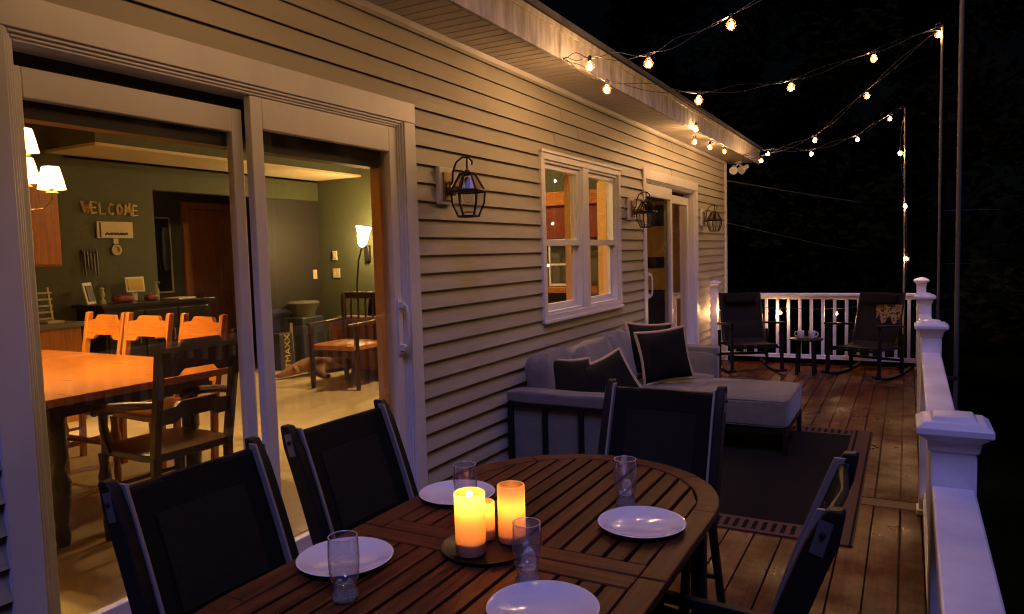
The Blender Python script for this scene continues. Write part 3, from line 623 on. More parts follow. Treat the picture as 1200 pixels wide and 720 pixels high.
def skinned(name, joints, edges, mat, parent=None, org=(0,0,0), sub=2):
    me = bpy.data.meshes.new(name); me.from_pydata([Vector(j[0])-Vector(org) for j in joints], edges, []); o = bpy.data.objects.new(name, me); COL.objects.link(o)
    s = o.modifiers.new('s', 'SKIN'); s.use_smooth_shade = True; sl_ = me.skin_vertices[0].data if me.skin_vertices else None
    if sl_ is None:
        bpy.context.view_layer.objects.active = o; o.select_set(True); bpy.ops.mesh.customdata_skin_add(); sl_ = me.skin_vertices[0].data
    for i, j in enumerate(joints): sl_[i].radius = (j[1], j[2] if len(j) > 2 else j[1])
    sl_[0].use_root = True
    ss = o.modifiers.new('ss', 'SUBSURF'); ss.levels = sub; ss.render_levels = sub
    dg = bpy.context.evaluated_depsgraph_get(); m2 = bpy.data.meshes.new_from_object(o.evaluated_get(dg)); bpy.data.objects.remove(o)
    m2.name = name; m2.materials.clear(); m2.materials.append(mat); m2.polygons.foreach_set('use_smooth', [True]*len(m2.polygons))
    o = bpy.data.objects.new(name, m2); COL.objects.link(o); o.location = org
    if parent: o.parent = parent; o.location = (0,0,0)
    return o
# sleeping dog lying on the floor, head towards the bag
B = Vector((-3.62, 6.1, FZ))
jt = [((.10,.42,.12), .12, .11), ((.05,.22,.13), .125, .115), ((.02,.02,.12), .09), ((0,-.09,.10), .07), ((-.03,-.18,.075), .065, .06), ((-.06,-.27,.05), .036), ((-.08,-.33,.04), .026),
      ((.12,.62,.11), .11), ((.15,.80,.09), .085), ((.2,.95,.03), .018), ((.26,1.08,.02), .012),
      ((.16,.10,.06), .05), ((.28,.02,.035), .032), ((.38,-.04,.028), .028), ((.44,-.05,.024), .03),
      ((.30,.66,.08), .07), ((.42,.56,.05), .04), ((.36,.42,.035), .028), ((.44,.36,.03), .03)]
ed = [(0,1),(1,2),(2,3),(3,4),(4,5),(5,6),(0,7),(7,8),(8,9),(9,10),(1,11),(11,12),(12,13),(13,14),(7,15),(15,16),(16,17),(17,18)]
dg_ = tag(skinned('dog', [((B + Vector(j[0])),)+j[1:] for j in jt], ed, M['dog'], None, B), 'tan dog asleep on the floor near the bag and bin', 'dog')
b = MB(); b.cushion(B+Vector((.045,-.15,.10)), (.03,.09,.10), 3, (0, R(-25), R(20)), n=6); b.build('ear', M['dog'], dg_, org=B)
b = MB(); b.ball(B+Vector((-.085,-.347,.045)), .014, 8, 6); b.build('nose', M['pillow'], dg_, org=B)
# things seen through the twin window
t = thing('hutch', 'maroon and oak hutch with white glazed doors inside the twin window', 'cabinet', (-.95, 7.2, FZ))
b = MB(); b.box(-1.7, -.36, 7.02, 7.295, FZ, .95); b.box(-1.7, -.36, 7.02, 7.295, 1.17, 1.23); b.build('body', M['oak'], t, .004)
b = MB(); b.box(-1.7, -.36, 7.10, 7.295, 1.75, 2.09); b.build('panel', M['maroon'], t, .003)
b = MB(); b.box(-1.72, -.34, 7.06, 7.295, 2.095, 2.24); b.build('header', M['oak'], t, .006)
b = MB(); b.box(-.34, -.22, 7.0, 7.295, FZ, 2.3); b.build('post', M['pine'], t, .004)
for x in (-1.15, -.82, -.58):
    b = MB()
    for (xa, xb, za, zb_) in ((x-.12, x-.10, 1.24, 1.74), (x+.10, x+.12, 1.24, 1.74), (x-.10, x+.10, 1.24, 1.265), (x-.10, x+.10, 1.71, 1.74), (x-.10, x+.10, 1.46, 1.48)): b.box(xa, xb, 7.08, 7.10, za, zb_)
    dd = b.build('door', M['white'], t, .002)
    b = MB(); b.box(x-.10, x+.10, 7.09, 7.095, 1.265, 1.71); b.build('pane', M['glass'], dd)
b = MB(); b.box(-1.7, -.36, 7.26, 7.294, 1.23, 1.75); b.build('back_panel', M['greybin'], t)
t = thing('ceiling_light', 'lit ceiling lamp inside the twin window', 'lamp', (-1.3, 5.9, 2.93))
b = MB(); b.lathe([(0,.0),(.15,0),(.15,-.02),(.13,-.025)], (-1.3, 5.9, 2.948), 24); b.build('base', M['white'], t)
b = MB(); b.lathe([(.13,0),(.12,-.04),(.07,-.075),(0,-.085)], (-1.3, 5.9, 2.922), 24); b.build('diffuser', emit('ceiling_diffuser', (1,.64,.27), 330), t)
# lounge behind the second door
t = thing('glazed_cabinet', 'honey wood cabinet with dark panes behind the second sliding door', 'cabinet', (-.55, 9.9, FZ))
b = MB(); b.box(-1.3, -.16, 9.7, 10.0, FZ, 2.25); b.build('body', M['pine'], t, .004)
for (z0, z1) in ((.55, 1.05), (1.35, 1.5), (1.92, 2.2)): b = MB(); b.box(-1.2, -.45, 9.685, 9.70, z0, z1); b.build('pane', M['blackfurn'], t)
t = thing('table_lamp', 'lit table lamp on a stand inside the second sliding door', 'lamp', (-2.3, 9.0, FZ))
b = MB(); b.lathe([(0,0),(.18,0),(.18,.03),(.03,.05),(.03,.9),(.02,1.1),(0,1.1)], (-2.3, 9.0, FZ), 16); b.build('stand', M['brass'], t)
b = MB(); b.lathe([(.17,1.02),(.11,1.28)], (-2.3, 9.0, FZ), 20); b.build('lamp_shade', M['shade2'], t)

# ------------------------------------------------------------------ wall lanterns, flood lamp, cables
def lantern(y, label):
    t = thing('wall_lantern', label, 'lantern', (0, y, 1.97), 'unlit coach lanterns on the house wall')
    o = Vector((.19, y, 1.97)); n = 6
    b = MB(); b.box(.012, .045, y-.075, y+.075, 1.90, 2.12); b.build('mount_block', M['trim'], t, .006)
    b = MB(); b.box(.045, .06, y-.045, y+.045, 1.925, 2.09); b.ball((.066, y, 2.0), .03, 10, 6, (.5, 1, 1.3)); b.build('backplate', M['brass'], t, .006)
    P = lambda r, z, k: o + Vector((r*math.cos(2*math.pi*(k+.5)/n), r*math.sin(2*math.pi*(k+.5)/n), z))
    b = MB()
    b.tube([(.062,y,2.0), (.085,y,2.03), (.09,y,2.09), (.115,y,2.145), (.16,y,2.17), (.2,y,2.165), (.225,y,2.14), (.222,y,2.12)], .006, 6); b.tube([(.19,y,2.165), (.19,y,2.10)], .006, 6); b.tube([(.062,y,1.96),(.10,y,1.955),(.105,y,1.975)], .006, 6)
    b.build('hook_arm', M['bronze'], t)
    b = MB()
    b.tube([P(.103, 0, k) for k in range(n)], .010, 6, True); b.tube([P(.06, -.145, k) for k in range(n)], .006, 6, True); b.tube([P(.045, .10, k) for k in range(n)], .006, 6, True)
    for k in range(n): b.tube([P(.10, 0, k), P(.093, -.07, k), P(.06, -.145, k)], .0058, 6); b.tube([P(.10, 0, k), P(.045, .10, k)], .0065, 6)
    b.lathe([(0,.13),(.012,.125),(.02,.11),(.05,.105),(.05,.098),(0,.098)], o, 12); b.build('cage', M['bronze'], t)
    b = MB()
    for k in range(n):
        b.poly([P(.098, 0, k), P(.098, 0, k+1), P(.091, -.07, k+1), P(.091, -.07, k)]); b.poly([P(.091, -.07, k), P(.091, -.07, k+1), P(.058, -.143, k+1), P(.058, -.143, k)]); pass
    b.build('glass', M['lgl'], t)
    b = MB()
    for k in range(n): b.poly([P(.097, .004, k), P(.097, .004, k+1), P(.044, .098, k+1), P(.044, .098, k)])
    b.build('roof_glass', M['lgr'], t)
    b = MB(); b.lathe([(.0,.08),(.016,.08),(.018,.02),(0,.02)], o, 10); s = b.build('lamp_holder', M['bronze'], t)
    b = MB(); b.ball(o+Vector((0,0,-.03)), .03, 12, 8, (1,1,1.35)); b.build('bulb', M['bulbglass'], s)
    b = MB(); b.cushion(o+Vector((0,0,-.12)), (.07,.07,.006), 4, n=4); b.build('floor_plate', M['bronze'], t)
lantern(3.65, 'unlit bronze coach lantern between the dining room door and the twin window')
lantern(6.97, 'unlit bronze coach lantern between the twin window and the second sliding door')
lantern(9.86, 'unlit bronze coach lantern between the second sliding door and the house corner')
t = thing('flood_light', 'twin white flood lamps, unlit, under the roof corner', 'flood light', (.15, 11.5, 2.86))
b = MB(); b.lathe([(0,.03),(.06,.03),(.06,0),(0,0)], (.18, 11.5, 2.87), 16); b.build('base', M['trim'], t)
for dx, dy in ((-.05, -.05), (.09, .02)):
    mt = Euler((R(118), 0, R(10 if dx < 0 else -35))).to_matrix()
    b = MB(); b.lathe([(0,-.08),(.03,-.08),(.035,0),(.062,.06),(.062,.075),(0,.068)], (.18+dx, 11.45+dy, 2.79), 16, mt); b.tube([(.18,11.5,2.87), (.18+dx,11.45+dy,2.80)], .012, 6); b.build('lamp_head', M['trim'], t)
for (pts, lab) in (([(.02, 11.4, 2.62), (.9, 14, 2.5), (2.7, 18, 2.27), (12, 40, 2.8)], 'thick dark utility cable sloping from the house corner across the trees'), ([(.02, 11.4, 1.98), (1.1, 14.4, 1.6), (3.0, 19, 1.1), (12, 40, .6)], 'lower thin cable running from the house corner into the dark')):
    b = MB(); q = []
    for i in range(len(pts)-1):
        a, c = Vector(pts[i]), Vector(pts[i+1])
        for k in range(6): q.append(a.lerp(c, k/6))
    b.tube(q, .011 if 'thick' in lab else .006, 6); single(b, 'utility_cable', M['pole'], lab, 'cable', pts[0])

# ------------------------------------------------------------------ railings
def railx(y): return 2.562 + .0063*(y-2.2)
RT = .965
def post(t, x, y, h=1.10):
    b = MB(); b.box(x-.052, x+.052, y-.052, y+.052, 0, h); b.box(x-.064, x+.064, y-.064, y+.064, 0, .035); p = b.build('post', M['rail'], t, .005)
    b = MB(); 
    def ring(s, z): return [(x-s, y-s, z), (x+s, y-s, z), (x+s, y+s, z), (x-s, y+s, z)]
    prof = [(.054,h-.045),(.058,h-.04),(.062,h-.015),(.078,h),(.086,h+.004),(.086,h+.022),(.078,h+.027),(.070,h+.034),(.052,h+.036),(.046,h+.046),(0,h+.056)]
    rs = [[b._v(q) for q in ring(s, z)] for s, z in prof[:-1]]
    for a, c in zip(rs, rs[1:]):
        for k in range(4): b.face([a[k], a[(k+1) % 4], c[(k+1) % 4], c[k]])
    ap = b._v((x, y, prof[-1][1])); b.face(rs[0][::-1])
    for k in range(4): b.face([rs[-1][k], rs[-1][(k+1) % 4], ap])
    b.build('post_cap', M['rail'], p, .0025, ang=20)
    return p
def railsec(t, p, q, sp=.143):
    p, q = Vector(p), Vector(q); d = (q-p); ln = d.length; d.normalize()
    V = lambda s, z: (p.x+d.x*s, p.y+d.y*s, z)
    b = MB(); b.beam(V(0, RT-.018), V(ln, RT-.018), .098, .036); b.beam(V(0, RT-.058), V(ln, RT-.058), .052, .044); b.build('top_rail', M['rail'], t, .006, 3)
    b = MB(); b.beam(V(0, .115), V(ln, .115), .052, .05); b.beam(V(0, .094), V(ln, .094), .062, .012); b.build('bottom_rail', M['rail'], t, .004)
    n = int(ln/sp); o = (ln-(n-1)*sp)/2
    for k in range(n):
        b = MB(); s = o+k*sp; b.beam(V(s, .139), V(s, RT-.079), .038, .038, (d.x, d.y, 0)); b.build('baluster', M['rail'], t, .003)
t = thing('side_railing', 'long white vinyl railing along the open edge of the deck', 'railing', (2.56, 2.2, 0))
PY_ = [-.4, 2.21, 4.84, 7.42]
for y in PY_: post(t, railx(y), y)
yy = PY_ + [10.38]
for a, c in zip(yy, yy[1:]): railsec(t, (railx(a), a+.055, 0), (railx(c), c-.055, 0), .143 if a > 2 else .15)
t = thing('end_railing', 'white vinyl railing across the far end of the deck behind the rocking chairs', 'railing', (1.3, 10.38, 0))
post(t, .062, 10.38, 1.09); post(t, railx(10.38), 10.38, 1.11); railsec(t, (.118, 10.38, 0), (railx(10.38)-.055, 10.38, 0), .143)

# ------------------------------------------------------------------ poles and string lights
PB, PA, PC = Vector((2.71, 4.95, 3.62)), Vector((2.70, 7.50, 3.47)), Vector((2.41, 10.47, 3.28))
for (top, x, y, r, lab) in ((PB, 2.71, 4.95, .013, 'tall grey steel pole at the second railing post, top out of view'), (PA, 2.70, 7.50, .0115, 'slim grey pole at the third railing post with a bulb at its tip'), (PC, 2.42, 10.47, .011, 'thin dark pole behind the end railing with bulbs down its length')):
    t = thing('light_pole', lab, 'pole', (x, y, -.25))
    b = MB(); b.tube([(x, y, -.25), (x, y, 1.6), (top.x, top.y, top.z)], r, 10); b.build('shaft', M['pole'], t)
    b = MB(); b.tube([(top.x, top.y, top.z-.005), (top.x-.02, top.y, top.z+.03), (top.x-.05, top.y, top.z+.02), (top.x-.05, top.y, top.z-.01)], .004, 6); b.build('hook', M['wire'], t)
    if 'railing post' in lab:
        for z in (.35, .8): b = MB(); b.beam((x-.09, y-.05, z), (x+.01, y-.0, z), .02, .02); b.build('bracket', M['wire'], t)
def envmat():
    m, nt, out = newmat('bulb_envelope'); tr = N(nt, 'ShaderNodeBsdfTransparent'); tl = N(nt, 'ShaderNodeBsdfTranslucent'); tl.inputs[0].default_value = (1,.42,.10,1); gl = N(nt, 'ShaderNodeBsdfGlossy'); gl.inputs['Roughness'].default_value = .05
    m1 = N(nt, 'ShaderNodeMixShader'); m1.inputs[0].default_value = .016; L(nt, tr.outputs[0], m1.inputs[1]); L(nt, tl.outputs[0], m1.inputs[2])
    m2 = N(nt, 'ShaderNodeMixShader'); m2.inputs[0].default_value = .05; L(nt, m1.outputs[0], m2.inputs[1]); L(nt, gl.outputs[0], m2.inputs[2]); L(nt, m2.outputs[0], out.inputs['Surface']); return m
M['envelope'] = envmat()
A1 = Vector((.47, 4.42, 2.86)); E1 = Vector((.45, 10.46, 2.87))
def string(name_pts, bulbs, label, twin=True, hang=.055):
    """wire follows the anchor points and passes just above each bulb"""
    t = thing('string_light', label, 'string light', name_pts[0], 'warm bulb strings over the deck')
    pts = [Vector(name_pts[0])] + [Vector(q)+Vector((0,0,hang)) for q in bulbs] + ([Vector(name_pts[1])] if name_pts[1] is not None else [])
    def sm(P):   # catmull-rom
        out = []
        for i in range(len(P)-1):
            p0 = P[max(i-1, 0)]; p1 = P[i]; p2 = P[i+1]; p3 = P[min(i+2, len(P)-1)]
            for k in range(8):
                u = k/8; out.append(.5*((2*p1)+(p2-p0)*u+(2*p0-5*p1+4*p2-p3)*u*u+(3*p1-p0-3*p2+p3)*u**3))
        out.append(P[-1]); return out
    S = sm(pts); b = MB()
    if twin:
        n = len(S)
        for s in (0, 1): b.tube([p + Vector((0, .006*math.cos(i*.9+s*3.14), .012*math.sin(i*.9+s*3.14) + (.022*math.sin(i/8*math.pi)**2 if s else -.008))) for i, p in enumerate(S)], .0026, 5)
    else: b.tube(S, .0035, 5)
    b.build('wire', M['wire'], t)
    for q in bulbs:
        q = Vector(q); b = MB(); b.lathe([(0,.024),(.0125,.026),(.014,.05),(.009,.062),(0,.062)], q, 10); s = b.build('socket', M['wire'], t)
        b = MB(); b.lathe([(0,-.038),(.012,-.0365),(.024,-.028),(.031,-.012),(.030,.004),(.020,.018),(.0115,.027),(0,.027)], q, 18); ev = b.build('bulb', M['envelope'], s, ang=80); b = MB(); b.ball(q+Vector((0,0,-.010)), .0155, 12, 8, (1,1,1.15)); b.build('bulb', M['filament'], s, ang=80)
    return t
string((A1, PB), [(.64,4.46,2.795), (1.006,4.538,2.776), (1.494,4.643,2.957)], 'string of bulbs from the roof edge up to the tallest pole, nearest the camera')
string((PB, (.47,1.3,2.87)), [(2.2,4.1,3.2), (1.75,3.35,2.95), (1.25,2.6,2.85), (.8,1.85,2.8)], 'string of bulbs from the tallest pole back to the roof edge above the table')  # string out of view, added to light the upper wall
string((A1, PA), [(.662,4.701,2.69), (1.122,5.336,2.668), (1.651,6.066,2.823), (2.194,6.815,3.124), (2.672,7.475,3.40)], 'string of five bulbs sagging from the roof edge to the slim pole tip')
string((PA, E1), [(2.079,8.304,3.095), (1.515,9.046,2.799), (.759,10.041,2.73)], 'string of bulbs dropping from the slim pole back to the far roof corner')
string((E1, PC), [(.778,10.459,2.861), (1.328,10.456,2.811), (1.878,10.453,2.946), (2.246,10.451,3.164)], 'string of bulbs from the far roof corner to the thin pole behind the end railing')
string(((.47,7.72,2.93), E1), [(.485,7.76,2.86), (.44,7.88,2.743), (.44,8.573,2.768), (.44,9.335,2.80)], 'string of four bulbs looped under the far end of the roof edge', False)
string((PC, (2.43,10.47,.98)), [(2.364,10.42,2.724), (2.427,10.42,2.064), (2.45,10.42,1.403)], 'string of three bulbs hanging down the thin dark pole', False)
string(((2.45,10.46,.95), (.10,10.46,.95)), [(2.29,10.46,.80), (1.631,10.46,.70), (.956,10.30,.715), (.165,10.33,.74)], 'string of bulbs along the end railing behind the rocking chairs', False)

# ------------------------------------------------------------------ patio table
TC = Vector((1.415, 1.775, 0)); HW, SY, AE, TT = .5, .55, .50, .745
def arcy(x, hw=HW, ae=AE): return SY + ae*math.sqrt(max(0, 1-(x/hw)**2))
t = thing('patio_table', 'slatted brown wood patio table with rounded ends set for four', 'table', TC)
rim = .075
for s in (-1, 1):      # end rims (arc) and side rails per half
    b = MB(True); n = 28; segs = 4
    th = [math.pi*i/n for i in range(n+1)]
    out = [(HW*math.cos(a), SY+AE*math.sin(a)) for a in th]; inn = [((HW-rim)*math.cos(a), SY+(AE-rim)*math.sin(a)) for a in th]
    for g_ in range(segs):
        b.nt(); i0, i1 = g_*n//segs, (g_+1)*n//segs
        def V(p, z): return b._v((TC.x+p[0]*s, TC.y+p[1]*s, z))
        T = [(V(out[i], TT), V(inn[i], TT), V(out[i], TT-.028), V(inn[i], TT-.028)) for i in range(i0, i1+1)]
        for p, q in zip(T, T[1:]):
            b.face([p[0], q[0], q[1], p[1]]); b.face([p[2], p[3], q[3], q[2]]); b.face([p[0], p[2], q[2], q[0]]); b.face([p[1], q[1], q[3], p[3]])
        b.face([T[0][0], T[0][1], T[0][3], T[0][2]]); b.face([T[-1][0], T[-1][2], T[-1][3], T[-1][1]])
    b.build('end_rim', M['tablex'], t, .004, 2)
    for sx in (-1, 1): b = MB(True); x0, x1 = sorted((sx*HW, sx*(HW-rim))); b.box(TC.x+x0, TC.x+x1, *sorted((TC.y+s*.003, TC.y+s*SY)), TT-.028, TT); b.build('side_rail', M['table'], t, .004)
    b = MB(True); b.box(TC.x-HW+rim+.002, TC.x+HW-rim-.002, *sorted((TC.y+s*.003, TC.y+s*.075)), TT-.028, TT); b.build('cross_rail', M['tablex'], t, .004)
    b = MB(True); ns = 13; wI = 2*(HW-rim); pt_ = wI/ns
    for i in range(ns):
        xa = -HW+rim + i*pt_ + .006; xb = xa + pt_ - .012; y0 = .079
        ya = SY+(AE-rim)*math.sqrt(max(0, 1-(xa/(HW-rim+.0005))**2))-.002; yb = SY+(AE-rim)*math.sqrt(max(0, 1-(xb/(HW-rim+.0005))**2))-.002
        pl = [(xa, y0), (xb, y0), (xb, yb), (xa, ya)]
        if s < 0: pl = [(-p[0], -p[1]) for p in pl]
        b.prism([(TC.x+p[0], TC.y+p[1]) for p in pl], 'z', TT-.027, TT-.0015)
    b.build('slats', M['table'], t, .003)
b = MB()
for y in (-.85, -.42, .42, .85): b.box(TC.x-.40, TC.x+.40, TC.y+y-.03, TC.y+y+.03, TT-.055, TT-.0285)
for x in (-.40, .40): b.box(TC.x+x-.014, TC.x+x+.014, TC.y-.72, TC.y+.72, TT-.09, TT-.0288)
for y in (-.72, .72): b.box(TC.x-.386, TC.x+.386, TC.y+y-.014, TC.y+y+.014, TT-.09, TT-.0565)
b.build('under_frame', M['black'], t)
for x in (-.40, .40):
    for y in (-.72, .72): b = MB(); b.box(TC.x+x-.024, TC.x+x+.024, TC.y+y-.024, TC.y+y+.024, 0, TT-.0905); b.build('leg', M['black'], t, .004)

# place settings
def plate(p, lab):
    b = MB(); b.lathe([(0,.004),(.085,.004),(.093,.008),(.128,.019),(.133,.021),(.135,.0195),(.132,.016),(.095,.003),(.08,0),(0,0)], p, 56)
    return single(b, 'plate', M['china'], lab, 'plate', p, 'white plates on the patio table', ang=60)
plate((1.738,2.106,TT), 'white plate on the right of the table near the far end beside a tumbler')
plate((1.057,2.113,TT), 'white plate behind the candles and the far tumbler')
plate((1.067,1.516,TT), 'white plate with a tumbler in front of it near the left side of the table')
plate((1.699,1.49,TT), 'bluish white plate cut off by the bottom of the picture')
M['tumbler'] = thin_glass('tumbler_glass', (.95,.95,.96), 2.2, haze=.035, hazecol=(.8,.78,.85), ior=1.45); 
def baseglass():
    m, nt, out = newmat('dimpled_glass'); b = N(nt, 'ShaderNodeBsdfPrincipled'); b.inputs['Transmission Weight'].default_value = 1; b.inputs['Roughness'].default_value = .06; b.inputs['IOR'].default_value = 1.5; b.inputs['Base Color'].default_value = (.97,.97,.97,1)
    tc = N(nt, 'ShaderNodeTexCoord'); v = N(nt, 'ShaderNodeTexVoronoi'); v.inputs['Scale'].default_value = 150; L(nt, tc.outputs['Object'], v.inputs['Vector']); bp = N(nt, 'ShaderNodeBump'); bp.inputs['Strength'].default_value = 1; bp.inputs['Distance'].default_value = .008; L(nt, v.outputs['Distance'], bp.inputs['Height']); L(nt, bp.outputs[0], b.inputs['Normal'])
    df = N(nt, 'ShaderNodeBsdfDiffuse'); df.inputs[0].default_value = (.8,.78,.8,1); mx = N(nt, 'ShaderNodeMixShader'); mx.inputs[0].default_value = .18; L(nt, b.outputs[0], mx.inputs[1]); L(nt, df.outputs[0], mx.inputs[2]); L(nt, mx.outputs[0], out.inputs['Surface']); return m
M['tbase'] = baseglass(); M['trim_glass'] = thin_glass('glass_rim', (.9,.9,.9), 3, haze=.45, hazecol=(.85,.83,.88))  # whitish diffuse mix paints the bright highlight along the rim
def tumbler(p, lab):
    t = thing('tumbler', lab, 'glass', p, 'tall tumblers on the patio table'); p = Vector(p)
    b = MB(); b.lathe([(.027,.034),(.035,.055),(.039,.085),(.040,.11),(.0375,.150),(.0365,.162),(.0350,.162),(.0362,.150),(.0385,.11),(.0375,.085),(.0335,.057),(.024,.040),(0,.038)], p, 32); b.build('bowl', M['tumbler'], t, ang=70)
    b = MB(); b.lathe([(0,.0005),(.030,.0005),(.033,.004),(.033,.014),(.028,.026),(.0275,.034),(0,.034)], p, 24); b.build('base', M['tbase'], t, ang=70)
    b = MB(); b.tube([(p.x+.0358*math.cos(a*math.pi/16), p.y+.0358*math.sin(a*math.pi/16), p.z+.1625) for a in range(32)], .0013, 6, True); b.build('rim', M['trim_glass'], t)
tumbler((1.217,1.345,TT), 'empty tumbler in front of the plate by the left chairs')
tumbler((1.168,1.995,TT), 'empty tumbler standing behind the lit candles')
tumbler((1.632,2.26,TT), 'empty tumbler beside the far right plate')
tumbler((1.595,1.615,TT), 'empty tumbler in front of the candle tray')
# candles
tr = MB(); tp = (1.383, 1.765, TT); tr.lathe([(0,.002),(.118,.003),(.128,.012),(.134,.013),(.132,.006),(.12,0),(0,0)], tp, 48); single(tr, 'candle_tray', M['tray'], 'round dark metal tray holding three candles', 'tray', tp, ang=50)
def waxmat():
    m, nt, out = newmat('candle_wax'); tl = N(nt, 'ShaderNodeBsdfTranslucent'); tl.inputs[0].default_value = (1,.52,.12,1)
    df = N(nt, 'ShaderNodeBsdfPrincipled'); ge = N(nt, 'ShaderNodeNewGeometry'); mc = N(nt, 'ShaderNodeMix', data_type='RGBA'); L(nt, ge.outputs['Backfacing'], mc.inputs[0]); mc.inputs[6].default_value = (.78,.62,.42,1); mc.inputs[7].default_value = (.45,.2,.05,1); L(nt, mc.outputs[2], df.inputs['Base Color']); df.inputs['Roughness'].default_value = .45
    tc = N(nt, 'ShaderNodeTexCoord'); n = N(nt, 'ShaderNodeTexNoise'); n.inputs['Scale'].default_value = 30; L(nt, tc.outputs['Object'], n.inputs['Vector']); bp = N(nt, 'ShaderNodeBump'); bp.inputs['Strength'].default_value = .15; bp.inputs['Distance'].default_value = .002; L(nt, n.outputs['Fac'], bp.inputs['Height']); L(nt, bp.outputs[0], df.inputs['Normal'])
    mx = N(nt, 'ShaderNodeMixShader'); mx.inputs[0].default_value = .42; L(nt, tl.outputs[0], mx.inputs[1]); L(nt, df.outputs[0], mx.inputs[2]); L(nt, mx.outputs[0], out.inputs['Surface']); return m
M['wax'] = waxmat(); M['wickcore'] = pm('candle_core_wax', (.5,.3,.12), .7, var=.05)

def candle(p, r, h, zf, power, plug, lab):
    t = thing('pillar_candle', lab, 'candle', p, 'lit pillar candles on the tray'); p = Vector(p)
    b = MB(); b.lathe([(0,.001),(r-.002,.001),(r,.004),(r,h-.004),(r-.0015,h-.001),(r-.004,h),(r-.0065,h-.002)], p, 36); b.build('wax', M['wax'], t, ang=60)
    b = MB(); b.lathe([(0,.003),(r-.004,.003),(r-.004,plug),(r-.012,plug+.006),(0,plug+.006)], p, 28); b.build('core', M['wickcore'], t)  # opaque plug added inside to fade the glow towards the base
    b = MB(); b.ball(p+Vector((0,0,h-zf)), .009, 10, 8, (1,1,1.4)); b.build('ember', emit('candle_core', (1,.50,.14), power), t)
candle((1.362,1.712,TT+.004), .044, .180, .012, 420, .048, 'stout pillar candle glowing brightest at its top, closest to the camera on the tray')
candle((1.428,1.838,TT+.004), .041, .172, .062, 95, .03, 'pillar candle with an even amber glow and a hollow top')
candle((1.345,1.822,TT+.004), .030, .115, .02, 80, .04, 'short slim candle between the two tall candles')

